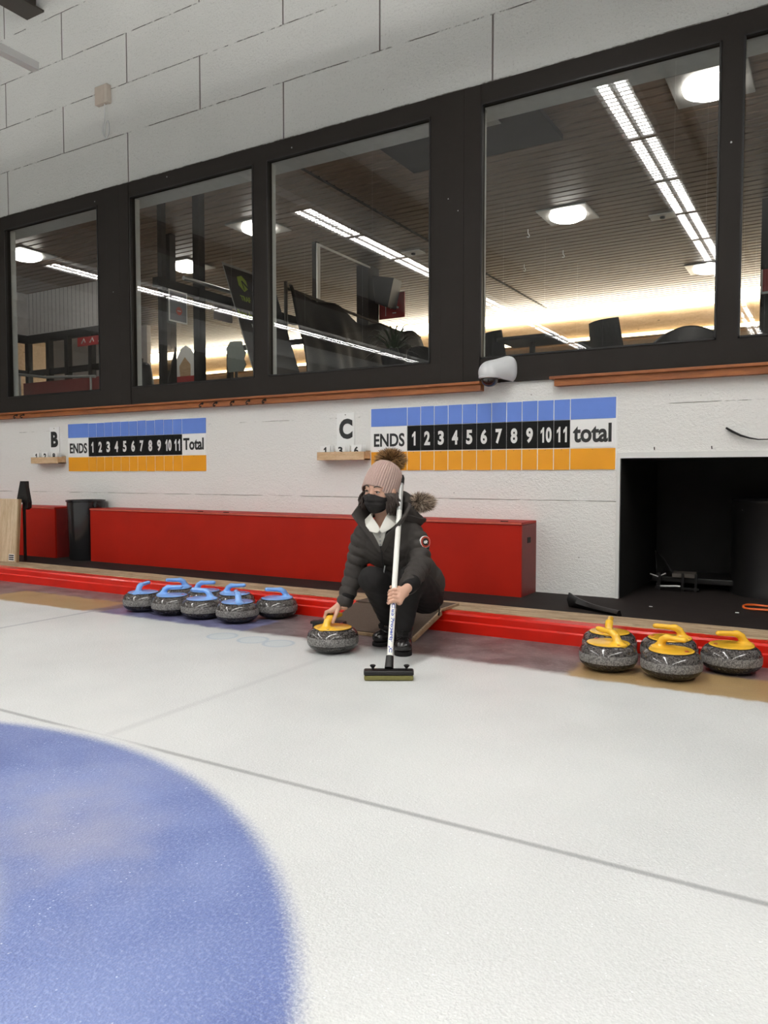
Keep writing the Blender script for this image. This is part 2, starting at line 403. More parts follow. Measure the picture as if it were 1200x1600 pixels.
M_hblu = plain('light_blue_handle_plastic', (0.20, 0.40, 0.80), 0.24, 0, 0.5, 0.06, 30, 0, 0.3)
M_dotr = plain('red_emblem', (0.42, 0.045, 0.02), 0.4)
M_conc = plain('grey_hall_plaster', (0.36, 0.36, 0.35), 0.8)
M_hceil = plain('hall_ceiling_sheeting', (0.30, 0.30, 0.29), 0.8)
M_steel = plain('dark_brown_steel', (0.035, 0.026, 0.020), 0.5)
M_alu = plain('grey_aluminium', (0.42, 0.42, 0.41), 0.35, 0.4)
M_lamp = emit('fluorescent_tube_glow', (1.0, 0.985, 0.95), HALL_LAMP)
M_upfill = emit('added_uplight_glow', (1.0, 0.985, 0.95), HALL_LAMP*2.6)  # added uplight to brighten the upper wall
M_rlamp = emit('round_lamp_glow', (1.0, 0.95, 0.87), ROOM_LAMP)
M_cove = emit('cove_strip_glow', (1.0, 0.90, 0.72), COVE_LAMP)
M_duct = plain('galvanised_duct', (0.82, 0.84, 0.84), 0.45, 0.0)

# ------------------------------------------------------------------ the hall shell
def slab(name, x0, x1, y0, y1, z0, z1, mat): return struct(box(name, x0, x1, y0, y1, z0, z1, mat))
slab('floor_ice', -18, 8, -14, 4.2, -0.06, 0.0, M_ice)
YW = 5.30
# wall with windows: pieces around openings in one mesh
w = MB()
w.box(-18, 8, YW, 5.62, 3.765, 6.30)                         # above the windows
w.box(-18, -1.275, YW, 5.62, -0.05, 1.66)                     # below the windows, left of the niche
w.box(-1.275, 8, YW, 5.62, 1.065, 1.66)
struct(w.build('wall_back', M_wall))
slab('wall_left', -18.2, -18, -14, 5.6, -0.05, 6.3, M_conc)
slab('wall_right', 8, 8.2, -14, 5.6, -0.05, 6.3, M_conc)
slab('wall_front', -18, 8, -14.2, -14, -0.05, 6.3, M_conc)
slab('ceiling_hall', -18.2, 8.2, -14.2, 5.62, 6.3, 6.4, M_hceil)
# platform behind the curb
slab('floor_platform', -18, 8, 4.56, 7.0, -0.05, 0.11, M_rubber)
o = MB().box(-18, 8, 4.30, 4.56, -0.04, 0.122, 0.006).build('timber_sill', M_timber); tag(o, 'worn timber plank running behind the red curb', 'plank')
c = MB()
c.prism([(4.19, 0.0), (4.19, 0.062), (4.198, 0.07), (4.198, 0.105), (4.206, 0.117), (4.31, 0.117), (4.31, 0.0)], -18, 8, Matrix(((0, 1, 0, 0), (1, 0, 0, 0), (0, 0, 1, 0), (0, 0, 0, 1))))
c = c.build('curb', M_curb); tag(c, 'long glossy red curb at the end of the ice', 'curb')
# dark niche on the right
n = MB()
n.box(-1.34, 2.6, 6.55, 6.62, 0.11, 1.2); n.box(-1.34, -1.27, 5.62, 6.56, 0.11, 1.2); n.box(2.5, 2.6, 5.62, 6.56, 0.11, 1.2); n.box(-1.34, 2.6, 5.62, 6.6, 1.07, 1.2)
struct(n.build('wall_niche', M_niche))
t = MB()
t.box(-1.290, 2.55, 5.288, 5.305, 1.062, 1.10); t.box(-1.292, -1.268, 5.286, 5.62, 0.11, 1.062)
struct(t.build('trim_1', M_trim))
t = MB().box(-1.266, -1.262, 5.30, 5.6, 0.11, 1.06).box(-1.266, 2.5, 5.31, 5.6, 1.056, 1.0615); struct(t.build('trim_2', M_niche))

# ------------------------------------------------------------------ the window band
ZB, ZT, GB, GT = 1.62, 3.768, 1.80, 3.63
panes = [(-11.3, -9.75), (-9.62, -8.07), (-7.93, -6.415), (-5.96, -4.42), (-4.27, -2.70), (-2.29, -0.685), (-0.56, 1.0), (1.4, 3.0)]
f = MB()
YF0, YF1 = 5.275, 5.345
f.box(-11.6, 3.4, YF0, YF1, GT, ZT); f.box(-11.6, 3.4, YF0, YF1, ZB, GB)
ends = [-11.6]+[v for p in panes for v in p]+[3.4]
for i in range(0, len(ends), 2):
    f.box(ends[i], ends[i+1], YF0, YF1, GB, GT)
for sx in (-6.10, -2.42, 1.2):   # cover boards over the joints between window units
    f.box(sx-0.001, sx+0.13, YF0-0.008, YF0, ZB, ZT-0.005, 0.002)
    f.box(sx-0.19, sx-0.004, YF0-0.005, YF0, ZB, ZT-0.005, 0.002)
fr = struct(f.build('window_1', M_frame), 'dark frame of the long window band')
b = MB()
for x0, x1 in panes:
    for a in ((x0, x0+.012, GB, GT), (x1-.012, x1, GB, GT), (x0, x1, GB, GB+.012), (x0, x1, GT-.012, GT)):
        b.box(a[0], a[1], YF0-0.006, YF0+0.02, a[2], a[3])
b.build('glazing_bead', M_blackp, fr)
for x0, x1 in panes:
    g = MB(); g._add([Vector((x0, 5.31, GB)), Vector((x1, 5.31, GB)), Vector((x1, 5.31, GT)), Vector((x0, 5.31, GT))], [[0, 1, 2, 3]])
    g.build('pane', M_glass, fr)
r = MB()   # plastered reveals behind the frames
r.box(-11.6, 3.4, 5.345, 5.60, GT+0.015, 3.77); r.box(-11.6, 3.4, 5.345, 5.60, 1.665, GB-0.02)
for i in range(0, len(ends), 2):
    r.box(ends[i]+(0.02 if i else 0), ends[i+1]-0.02, 5.345, 5.42, GB-0.02, GT+0.015)
r.build('window_reveal', M_reveal, fr)
sc_ = MB()
for x, z in ((-5.45, 3.72), (-4.0, 3.68), (-2.55, 3.0), (-2.47, 2.9), (-2.36, 2.1), (-0.62, 3.0), (-6.2, 2.75), (-6.45, 3.67)):
    sc_.lathe([(0.006, 0), (0.006, 0.003), (0.003, 0.005)], 10, Matrix.Translation((x, YF0-0.001, z)) @ Matrix.Rotation(PI/2, 4, 'X'))
sc_.build('screw_head', M_alu, fr)
# wooden rail below the windows
for a, b_, lab in ((-12, -2.265, 'varnished wooden rail under the windows left of the dome camera'), (-1.715, 6, 'varnished wooden rail under the windows right of the dome camera')):
    m = MB().box(a, b_, 5.235, 5.30, 1.565, 1.612, 0.003).box(a-(0.0 if a < -5 else 0.03), b_+0.0, 5.215, 5.30, 1.612, 1.632, 0.004)
    tag(m.build('wooden_rail', M_rail), lab, 'rail')
for x, lab in ((-5.00, 'first black coat hook from the left on the wooden rail under the second window'), (-4.83, 'second black coat hook from the left on the wooden rail'), (-4.63, 'third black coat hook on the wooden rail'), (-4.45, 'fourth black coat hook, beneath the window mullion'), (-4.27, 'last black coat hook on the rail, nearest the letter C card'), (-7.72, 'black coat hook on the rail at the far left'), (-7.60, 'black coat hook beside the far left one')):
    h = MB().tube([(x, 5.236, 1.60), (x, 5.205, 1.592), (x, 5.19, 1.575), (x, 5.20, 1.563), (x, 5.212, 1.57)], [0.006, 0.005, 0.005, 0.005, 0.008], 8)
    h.lathe([(0.012, 0), (0.012, 0.004), (0.008, 0.006)], 12, Matrix.Translation((x, 5.236, 1.598)) @ Matrix.Rotation(PI/2, 4, 'X'))
    tag(h.build('coat_hook', M_blackp, sm=True), lab, 'hook', 'coat hooks on the wooden rail')

# ------------------------------------------------------------------ hall ceiling: fixtures, beams, ducts
def make_fixture():
    r = empty('fluorescent_fixture')
    b = MB(); b.prism([(-0.16, 0), (-0.10, 0.07), (0.10, 0.07), (0.16, 0), (0.155, 0), (0.095, 0.062), (-0.095, 0.062), (-0.155, 0)], 0.01, 1.22); b.box(-.16, .16, 0.0, 0.015, 0.002, .06); b.box(-.16, .16, 1.205, 1.22, 0.002, .06)
    b.build('housing', M_white, r)
    for sx in (-0.072, 0.072):
        MB().box(sx-0.042, sx+0.042, 0.03, 1.19, 0.012, 0.020).build('tube', M_lamp, r)
    MB().box(-0.07, 0.07, 0.05, 1.17, 0.071, 0.076).build('added_uplight', M_upfill, r)  # added upward emitter that lifts the upper wall, not a known tube
    l = MB()
    for k in range(16): l.box(-0.15, 0.15, 0.035+k*0.075, 0.038+k*0.075, 0.0, 0.010)
    l.box(-0.006, 0.006, 0.01, 1.21, 0.0, 0.010); l.box(-0.156, -0.148, 0.01, 1.21, 0, .02); l.box(0.148, 0.156, 0.01, 1.21, 0, .02)
    l.build('louver', M_alu, r)
    return r
fx0 = make_fixture(); used = [False]
def copy_tree(o, parent=None):
    c = o.copy(); col.objects.link(c)
    if parent is not None: c.parent = parent
    for ch in [k for k in col.objects if k.parent == o]: copy_tree(ch, c)
    return c
LZ = 4.22
strings = [(-1.73, 4.0, 'above the sheet in front of the letter C board'), (-5.83, 2.80, 'above the line between the two nearer sheets'), (-10.7, 2.8, 'above the far left sheet'), (2.4, 4.0, 'above the sheet to the right')]
kids0 = [k for k in col.objects if k.parent == fx0]
for sx, ys, lab in strings:
    for k in range(12):
        if used[0]:
            fx = fx0.copy(); col.objects.link(fx)
            for ch in kids0: c2 = ch.copy(); col.objects.link(c2); c2.parent = fx
        else: fx = fx0; used[0] = True
        fx.location = (sx, ys-1.25*(k+1), LZ)
        tag(fx, 'louvred fluorescent fixture '+lab, 'light', 'fluorescent fixtures '+lab)
    t = MB().box(sx-0.04, sx+0.04, ys-15.2, 4.20, LZ+0.081, LZ+0.145, 0.004)
    for yy in [3.55-2.5*q for q in range(7)]: t.tube([(sx, yy, LZ+0.14), (sx, yy, 6.3)], 0.004, 6)
    tag(t.build('lighting_track', M_white), 'thin grey lighting track '+lab, 'track')
for i, bx in enumerate((-12.6, -7.35, -2.1, 3.1)):
    m = MB().box(bx-0.14, bx+0.14, -14, 5.30, 5.74, 5.76).box(bx-0.012, bx+0.012, -14, 5.30, 5.76, 6.27).box(bx-0.14, bx+0.14, -14, 5.30, 6.27, 6.298)
    tag(m.build('steel_beam', M_steel), ['dark steel roof beam over the far left sheet', 'dark brown steel beam ending at the wall in the top left corner', 'dark steel roof beam above the letter C board', 'dark steel roof beam over the right hand sheet'][i], 'beam', 'roof beams')
for dx_, lab in ((-12.4, 'inner spiral air duct hung along the left of the hall'), (-13.7, 'outer spiral air duct hung along the left of the hall')):
    m = MB(); pts = []; rad = []
    for k in range(0, 380):
        pts.append((dx_, 3.4-0.045*k, 4.20)); rad.append(0.20 if k % 4 else 0.212)
    m.tube(pts, rad, 20)
    tag(m.build('air_duct', M_duct, sm=True, ang=60), lab, 'duct', 'spiral air ducts')

# ------------------------------------------------------------------ score boards and cards
def scoreboard(x0, x1, cells, total, label):
    r = empty('scoreboard', (x0, 5.30, 0.985)); tag(r, label, 'scoreboard')
    def P(name, a, b, c, d, mat, th=0.008):
        m = MB().box(a-x0, b-x0, -th, -0.002, c-0.985, d-0.985, 0.001).build(name, mat, r); return m
    P('backing', x0-0.006, x1+0.006, 0.982, 1.480, M_white, 0.004)
    gp = 0.0035
    for i in range(len(cells)-1):
        a, b = cells[i]+gp, cells[i+1]-gp
        jz = random.uniform(-0.002, 0.002)
        P('blue_panel', a, b, 1.334, 1.476+jz, M_blue); P('yellow_panel', a, b, 0.987+jz, 1.132, M_yellow)
        if 0 < i < len(cells)-2:
            cd = P('number_card', a-0.002, b+0.002, 1.139, 1.331, M_black)
            number_mesh(str(i), 0.108, (a+b)/2-x0, -0.0092, 1.232-0.985, M_wletter, cd, 0.050 if i < 10 else 0.042)
    e = P('heading_card', cells[0]+gp, cells[1]-gp, 1.139, 1.331, M_white)
    wall_text('lettering', 'ENDS', (cells[0]+cells[1])/2-x0+0.004, -0.0095, 1.225-0.985, 0.105, M_letter, e, bold=0.025, width=(cells[1]-cells[0])*0.84)
    e = P('total_card', cells[-2]+gp, cells[-1]-gp, 1.139, 1.331, M_white)
    wall_text('lettering', total, (cells[-2]+cells[-1])/2-x0-0.004, -0.0095, 1.238-0.985, 0.13 if total == 'total' else 0.112, M_letter, e, bold=0.03, width=(cells[-1]-cells[-2])*0.84)
    s = MB()
    for i in range(1, len(cells)-1): s.tube([((cells[i]+cells[i+1])/2-x0, -0.007, 0.142), ((cells[i]+cells[i+1])/2-x0, -0.013, 0.140)], 0.0022, 6)
    s.build('peg', M_steel, r)
    return r
cC = [-3.24, -2.908]+[-2.908+0.1175*(k+1) for k in range(11)]+[-1.300]
cB = [-6.955, -6.635]+[-6.635+0.1195*(k+1) for k in range(11)]+[-5.015]
scoreboard(-3.24, -1.30, cC, 'total', 'blue and yellow ENDS scoreboard beside the letter C card')
scoreboard(-6.955, -5.015, cB, 'Total', 'blue and yellow ENDS scoreboard beside the letter B card')
for ch, x0, x1 in (('C', -3.565, -3.395), ('B', -7.245, -7.095)):
    m = box('letter_card', x0, x1, 5.288, 5.298, 1.185, 1.455, M_white, bev=0.001)
    tag(m, f'white card with a black letter {ch} on the wall', 'sign')
    wall_text('lettering', ch, (x0+x1)/2+0.004, 5.286, 1.325, 0.165, M_letter, m, bold=0.05, width=(x1-x0)*0.76)
    m2 = MB().tube([((x0+x1)/2, 5.289, 1.44), ((x0+x1)/2, 5.284, 1.44)], 0.004, 8).build('nail', M_steel, m)
# number racks with cards
def rack(xa, xb, nums, which):
    r = empty('number_rack', ((xa+xb)/2, 5.30, 1.07)); tag(r, f'small pale wooden card rack under the letter {which} card', 'rack')
    L = (xb-xa)/2
    m = MB().box(-L, L, -0.105, -0.093, 0, 0.066, .001).box(-L, L, -0.012, -0.001, 0, 0.075, .001).box(-L, -L+.012, -0.093, -0.012, 0, 0.066).box(L-.012, L, -0.093, -0.012, 0, 0.066).box(-L, L, -0.093, -0.012, 0, 0.010)
    m.build('tray', M_pine, r)
    W = 2*L/3
    for i, nchar in enumerate(nums):
        cx = (xa+xb)/2-L+W*(i+0.5)-0.005
        for k in range(3):
            yy = 5.213+0.022*k
            cd = box('score_card', cx-0.05+0.006*k, cx+0.045+0.006*k, yy, yy+0.003, 1.083, 1.186+0.003*k, M_white)
            if k == 0:
                tag(cd, f'white card numbered {nchar} in front in the rack under letter {which}', 'card', f'score cards in the rack under letter {which}')
                number_mesh(nchar, 0.062, cx-0.003, yy-0.001, 1.146, M_letter, cd, 0.042)
            else:
                tag(cd, f'white card behind the one numbered {nchar}, {"middle" if k == 1 else "rear"} of its stack, under letter {which}', 'card', f'score cards in the rack under letter {which}')
rack(-3.70, -3.245, '136', 'C'); rack(-7.44, -7.0, '128', 'B')

# junction box, loop of cable, nails, loose cable end
jb = empty('junction_box', (-6.31, 5.30, 4.667)); tag(jb, 'small beige junction box high on the white wall', 'junction box')
MB().box(-0.09, 0.055, -0.05, -0.001, -0.085, 0.09, 0.008).build('box_body', plain('beige_plastic', (0.55, 0.47, 0.40), 0.5), jb)
MB().box(0.058, 0.095, -0.058, -0.001, -0.09, 0.085, 0.006).build('box_cover', plain('beige_cover', (0.60, 0.53, 0.46), 0.5), jb)
lp = [(0.03, -0.03, -0.09), (0.028, -0.028, -0.16), (0.015, -0.025, -0.25)]+[(0.045+0.038*math.cos(a), -0.025-0.01*math.sin(a/2), -0.335+0.085*math.sin(a)) for a in [2.4+k*0.33 for k in range(24)]]
MB().tube(lp, 0.006, 8).build('cable_loop', M_duct, jb, sm=True)
m = MB().tube([(-0.615, 5.285, 1.245), (-0.58, 5.28, 1.222), (-0.53, 5.275, 1.195), (-0.48, 5.27, 1.178), (-0.43, 5.272, 1.168), (-0.38, 5.275, 1.168), (-0.30, 5.275, 1.185), (-0.2, 5.28, 1.24), (-0.1, 5.28, 1.30)], [0.013, 0.015, 0.014, 0.011, 0.008, 0.007, 0.007, 0.007, 0.007], 10, flat=0.5)
tag(m.build('wall_cable', M_blackp, sm=True), 'black cable end sagging across the white wall above the dark niche', 'cable')
for x, z, lab in ((-1.05, 1.125, 'small nail above the dark niche near its left corner'), (-0.70, 1.125, 'small nail above the dark niche under the cable')):
    tag(MB().tube([(x, 5.299, z), (x+.004, 5.27, z+.006), (x+.006, 5.268, z-.012)], 0.0035, 6).build('nail', M_steel), lab, 'nail')

# dome camera
dc = empty('dome_camera', (-2.16, 5.30, 1.69)); tag(dc, 'white dome security camera under the window post', 'security camera')
M_cam = plain('white_camera_shell', (0.66, 0.67, 0.68), 0.35, var=0.03)
def fcam(P):
    d = seg(P, (0.086, -0.015, 0.045), (-0.005, -0.135, -0.005), 0.072, 0.076)
    d = su(d, seg(P, (0.096, -0.02, -0.02), (0.0, -0.125, -0.02), 0.060, 0.076), 0.04)
    d = np.maximum(d, -(P[..., 2]+0.045+0.25*np.clip(P[..., 0]-0.03, 0, 1))); return np.maximum(d, P[..., 1]+0.001)
join_mesh('housing', [grid_mesh(fcam, (-0.12, -0.24, -0.09), (0.18, 0.02, 0.15), 0.004)], M_cam, dc)
MB().lathe([(0.074, 0), (0.079, -0.004), (0.077, -0.014), (0.066, -0.018)], 36, Matrix.Translation((-0.005, -0.138, -0.036))).build('trim_ring', M_cam, dc, sm=True)
pr_ = [(0.064*math.cos(a), -0.060*math.sin(a)) for a in [k*PI/2/12 for k in range(12)]]
MB().lathe(pr_, 36, Matrix.Translation((-0.005, -0.138, -0.052))).build('dome', plain('smoked_dome', (0.015, 0.010, 0.009), 0.06, 0, 0.7), dc, sm=True)
MB().box(0.03, 0.14, -0.02, -0.001, -0.075, -0.03, 0.003).build('wall_bracket', M_cam, dc)

# ------------------------------------------------------------------ benches, bin, plank
def bench(x0, x1, label, hole=False):
    r = empty('storage_bench', ((x0+x1)/2, 5.15, 0.11)); tag(r, label, 'bench')
    X0, X1 = x0-(x0+x1)/2, x1-(x0+x1)/2
    MB().box(X0, X1, -0.148, -0.130, 0.0, 0.495).build('front_board', M_red, r)
    MB().box(X0, X1, -0.152, 0.148, 0.497, 0.515, 0.002).build('lid', M_redtop if False else M_red, r)
    MB().box(X0+0.0, X1, -0.155, -0.149, 0.499, 0.513, 0.001).build('lid_edge', M_redtop, r)
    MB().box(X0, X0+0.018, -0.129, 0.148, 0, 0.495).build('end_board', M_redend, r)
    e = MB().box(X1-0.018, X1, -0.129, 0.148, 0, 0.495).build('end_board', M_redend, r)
    if hole:
        MB().box(X1-0.002, X1+0.002, -0.035, 0.03, 0.365, 0.405, 0.001).build('hand_hole', M_niche, e)
        for xx in (X1-0.16, X0+1.4, X0+1.7):
            MB().box(xx, xx+0.05, -0.135, -0.115, 0.514, 0.520).build('lid_catch', M_niche, r)
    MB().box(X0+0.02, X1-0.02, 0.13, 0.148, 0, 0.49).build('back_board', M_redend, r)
    return r
bench(-6.265, -1.855, 'long red storage bench along the wall behind the crouching person', True)
bench(-9.6, -6.80, 'red storage bench at the far left beyond the black bin')
bn = empty('waste_bin', (-6.462, 5.108, 0.11)); tag(bn, 'black plastic waste bin standing between the two red benches', 'bin')
pf = [(0.155, 0), (0.162, 0.01), (0.178, 0.57), (0.188, 0.575), (0.188, 0.592), (0.176, 0.592), (0.158, 0.02)]
MB().lathe(pf, 40).build('bin_body', plain('black_bin_plastic', (0.013, 0.013, 0.014), 0.18), bn, sm=True)
m = MB().tube([(0.165, -0.02, 0.57), (0.185, -0.03, 0.545), (0.185, -0.035, 0.535), (0.17, -0.03, 0.53)], [0.02, 0.022, 0.018, 0.008], 10)
bd = m.build('bag_overhang', M_blackp, bn, sm=True)
pk = empty('leaning_board', (-6.90, 4.50, 0.122)); tag(pk, 'pale wooden board leaning upright at the left edge of the ice', 'board')
PR = Matrix.Rotation(math.radians(-4), 4, 'X')
MB().box(-0.14, 0.20, -0.011, 0.011, 0.0, 0.60, 0.002, mat=PR).build('board_panel', M_pineplank, pk)
MB().box(0.205, 0.225, -0.013, 0.013, 0.0, 0.60, 0.002, mat=PR).build('edge_strip', wood('brown_edge_wood', (0.26, 0.16, 0.08), (0.36, 0.24, 0.13), (9, 9, 1), 0.6, False), pk)
st = MB().box(0.10, 0.185, -0.0135, -0.0115, 0.012, 0.075, mat=PR)
st = st.build('sticker', M_white, pk)
m = MB()
for i in range(3): m.box(0.105, 0.18, -0.0150, -0.0136, 0.018+i*0.019, 0.031+i*0.019, mat=PR)
m.build('sticker_print', M_letter, st)
bh = MB(); bh.prism([(-0.085, 0.60), (-0.02, 0.80), (0.055, 0.80), (0.06, 0.74), (0.095, 0.60), (0.09, 0.55), (0.055, 0.53), (0.045, 0.595)], -0.02, 0.02, Matrix.Translation((-6.71, 4.60, 0.09)))
bh.build('x', None)
ob = bpy.data.objects['x']; ob.name = 'black_scraper'; ob.data.name = 'black_scraper'; ob.data.materials.append(M_blackp)
tag(ob, 'black perforated plastic scraper standing behind the pale leaning board', 'scraper')
MB().box(-6.715, -6.695, 4.59, 4.61, 0.13, 0.70).build('scraper_pole', M_blackp, ob)
m = MB()
for i in range(3):
    for k in range(3):
        m.tube([(-6.745+0.022*i+0.008*k, 4.581, 0.71+0.02*k), (-6.745+0.022*i+0.008*k, 4.577, 0.71+0.02*k)], 0.006, 8)
m.build('perforation', M_niche, ob)

# items in and before the niche
nb = empty('storage_drum', (-0.30, 6.08, 0.11)); tag(nb, 'tall black drum inside the dark niche on the right', 'drum')
MB().lathe([(0.36, 0), (0.36, 0.03), (0.355, 0.05), (0.355, 0.63), (0.362, 0.64), (0.362, 0.66), (0.34, 0.665), (0.1, 0.668)], 48).build('drum_body', plain('black_drum', (0.012, 0.011, 0.011), 0.32), nb, sm=True)
MB().tube([(-0.25, -0.22, 0.60), (-0.262, -0.235, 0.605)], 0.012, 10).build('latch', M_alu, nb)
tr = empty('floor_trolley', (-1.02, 6.0, 0.11)); tag(tr, 'low black trolley with metal fittings on the niche floor', 'trolley')
MB().box(-0.16, 0.48, -0.06, 0.34, 0.05, 0.09, 0.006).build('deck', M_blackp, tr)
MB().box(-0.02, 0.14, -0.10, 0.08, 0.092, 0.12, 0.004, mat=Matrix.Rotation(0.1, 4, 'Z')).build('side_plate', plain('dull_brown_plate', (0.10, 0.085, 0.07), 0.5), tr)
m = MB()
for px in (-0.10, 0.06, 0.15): m.box(px, px+0.016, -0.14, -0.12, 0.0, 0.13)
m.box(-0.12, 0.18, -0.145, -0.125, 0.012, 0.028); m.build('clamp', M_blackp, tr)
m = MB().tube([(-0.08, -0.16, 0.03), (0.03, -0.165, 0.038), (0.06, -0.165, 0.036)], 0.008, 8).tube([(-0.16, -0.12, 0.11), (-0.1, -0.13, 0.095), (-0.05, -0.12, 0.12)], 0.005, 8)
m.build('chrome_rod', M_alu, tr, sm=True)
m = MB().tube([(-0.12, -0.05, 0.03), (-0.14, -0.05, 0.28), (-0.08, -0.05, 0.22), (-0.02, -0.06, 0.13)], 0.004, 8); m.build('lever', M_blackp, tr, sm=True)
for k, (x, y) in enumerate([(-0.12, -0.02), (0.42, -0.02), (-0.12, 0.30), (0.42, 0.30)]):
    MB().lathe([(0.025, -0.012), (0.025, 0.012)], 16, Matrix.Translation((x, y, 0.026)) @ Matrix.Rotation(PI/2, 4, 'Y')).build('wheel', M_blackp, tr, sm=True)
hp = [(-0.34+0.16*math.cos(a), 5.33+0.10*math.sin(a), 0.119+0.004*math.sin(3*a)) for a in [k*2*PI/36 for k in range(37)]]
tag(MB().tube(hp, 0.007, 8).build('orange_hose', plain('orange_hose_rubber', (0.75, 0.13, 0.02), 0.4), sm=True), 'thin orange hose coil on the black platform at the right', 'hose')
# curved black rubber strip on the platform
m = MB(); L = 22
for k in range(L):
    pass
pts = [(-1.46+0.36*t, 4.80-0.20*t+0.02*math.sin(3*t), 0.0) for t in [k/21 for k in range(22)]]
V = []; F = []
for k, (x, y, _) in enumerate(pts):
    t = k/21; h = 0.028+0.065*(1-t)**3+0.010*t
    V += [(x, y, 0.111), (x-0.008, y-0.02, 0.111+h*0.5), (x, y-0.004, 0.111+h), (x+0.006, y+0.012, 0.111+h*0.95), (x+0.012, y+0.03, 0.111)]
for k in range(21):
    for j in range(5): F.append([k*5+j, k*5+(j+1) % 5, (k+1)*5+(j+1) % 5, (k+1)*5+j])
F += [[0, 1, 2, 3, 4], [105, 106, 107, 108, 109][::-1]]
m._add([Vector(v) for v in V], F)
tag(m.build('rubber_strip', M_blackp, sm=True, ang=60), 'curved black rubber strip lying on the platform behind the yellow handled stones', 'rubber strip')
for x, y, lab in ((-1.02, 5.06, 'tiny scrap of litter on the black platform by the niche left corner'), (-0.52, 5.10, 'tiny pale scrap of litter on the black platform near the orange hose')):
    tag(MB().box(x, x+0.02, y, y+0.01, 0.1105, 0.114).build('litter_scrap', M_white), lab, 'litter')

# ------------------------------------------------------------------ ramp board and rubber block
rp = empty('ramp_board', (-2.05, 3.82, 0.0)); tag(rp, 'brown carpeted ramp board sloping from the curb onto the ice', 'ramp')
ang = math.atan2(0.100, 0.352)
RM = Matrix.Translation((0, 0, 0.023)) @ Matrix.Rotation(ang, 4, 'X')
g = G('brown_carpet'); x, y, z = g.xyz(); n = g.noise(160, 3, 0.7)
c = g.mix(n, (0.050, 0.034, 0.026), (0.105, 0.078, 0.062)); g.set(c, 0.95, 0, 0.1); g.bump(n, 0.6, 0.004); M_carpet = g.m
MB().box(-0.62, -0.012, 0.004, 0.365, 0.000, 0.006, mat=RM).box(-0.62, -0.012, 0.352, 0.60, 0.1305, 0.1365).build('carpet', M_carpet, rp)
MB().box(-0.62, 0.0, 0.0, 0.365, -0.022, -0.0005, 0.001, mat=RM).box(-0.62, 0.0, 0.374, 0.60, 0.123, 0.130, 0.001).build('board_core', wood('ramp_plywood', (0.26, 0.17, 0.09), (0.40, 0.28, 0.16), (9, 9, 9), 0.7, False), rp)
MB().box(-0.012, 0.0, 0.0, 0.365, 0.0, 0.008, mat=RM).box(-0.012, 0.0, 0.352, 0.60, 0.1305, 0.138).build('edge_strip', M_timber, rp)
rb = empty('rubber_hack', (-2.56, 3.70, 0.0)); tag(rb, 'black rubber foothold beside the ramp board behind the held stone', 'foothold')
MB().box(-0.09, 0.09, -0.03, 0.09, 0.0, 0.085, 0.012, mat=Matrix.Rotation(0.3, 4, 'Z')).build('rubber_block', M_blackp, rb)
MB().box(-0.10, 0.10, -0.035, 0.02, 0.078, 0.094, 0.005, mat=Matrix.Rotation(0.3, 4, 'Z')).build('lip', M_blackp, rb)

# ------------------------------------------------------------------ curling stones
def make_stone(hm, tip):
    r = empty('curling_stone')
    n = 56
    def body(prof, mat, name): return MB().lathe(prof, n).build(name, mat, r, sm=True, ang=50)
    body([(0.072, 0.0), (0.080, 0.002), (0.106, 0.0135), (0.1245, 0.027), (0.1335, 0.0385), (0.1372, 0.048)], M_base, 'underside')
    body([(0.1372, 0.048), (0.1385, 0.053), (0.1388, 0.068), (0.1382, 0.083), (0.1370, 0.088)], M_band, 'striking_band')
    body([(0.1370, 0.088), (0.1345, 0.098), (0.1285, 0.1095), (0.1185, 0.1190), (0.108, 0.1245), (0.100, 0.1265)], M_gran, 'granite_body')
    body([(0.1045, 0.1238), (0.1065, 0.1262), (0.1055, 0.1285)], M_blackp, 'gasket')
    # handle: dished disc, flared neck and horizontal grip
    def fh(P):
        d = ell(P, (0, 0, 0.1155), (0.1035, 0.1035, 0.0095))
        d = np.maximum(d, -(P[..., 2]-0.1125))
        d = np.maximum(d, np.sqrt(P[..., 0]**2+P[..., 1]**2)-0.1025)
        h = seg(P, (-0.072, 0, 0.118), (-0.058, 0, 0.142), 0.024, 0.0180)
        h = su(h, seg(P, (-0.058, 0, 0.142), (-0.046, 0, 0.168), 0.0180, 0.0168), 0.012)
        h = su(h, seg(P, (-0.046, 0, 0.168), (-0.026, 0, 0.183), 0.0168, 0.0168), 0.014)
        h = su(h, seg(P, (-0.026, 0, 0.183), (0.064, 0, 0.188), 0.0168, 0.0160), 0.014)
        h = su(h, ell(P, (-0.05, 0, 0.118), (0.055, 0.034, 0.010)), 0.02)
        return su(d, h, 0.014)
    hd = join_mesh('handle', [grid_mesh(fh, (-0.112, -0.112, 0.105), (0.112, 0.112, 0.212), 0.0030)], hm, r)
    for v in hd.data.vertices: v.co.z = 0.1275+(v.co.z-0.1125)*(0.80 if v.co.z > 0.1125 else 1.0)
    for k, (px, py, mm) in enumerate(((-0.085, -0.028, M_blackp), (0.080, 0.0, M_dotr), (-0.088, 0.022, M_dotr))):
        e = MB().lathe([(0.0095, 0), (0.0095, 0.0012), (0.007, 0.0018)], 18, Matrix.Translation((px, py, 0.1368-0.0022*(k == 0)))).build('emblem', mm, hd)
        if mm is M_blackp:
            MB().lathe([(0.0045, 0), (0.0045, 0.0009)], 12, Matrix.Translation((px, py, 0.1386-0.0022))).build('emblem_centre', M_wletter, e)
    return r
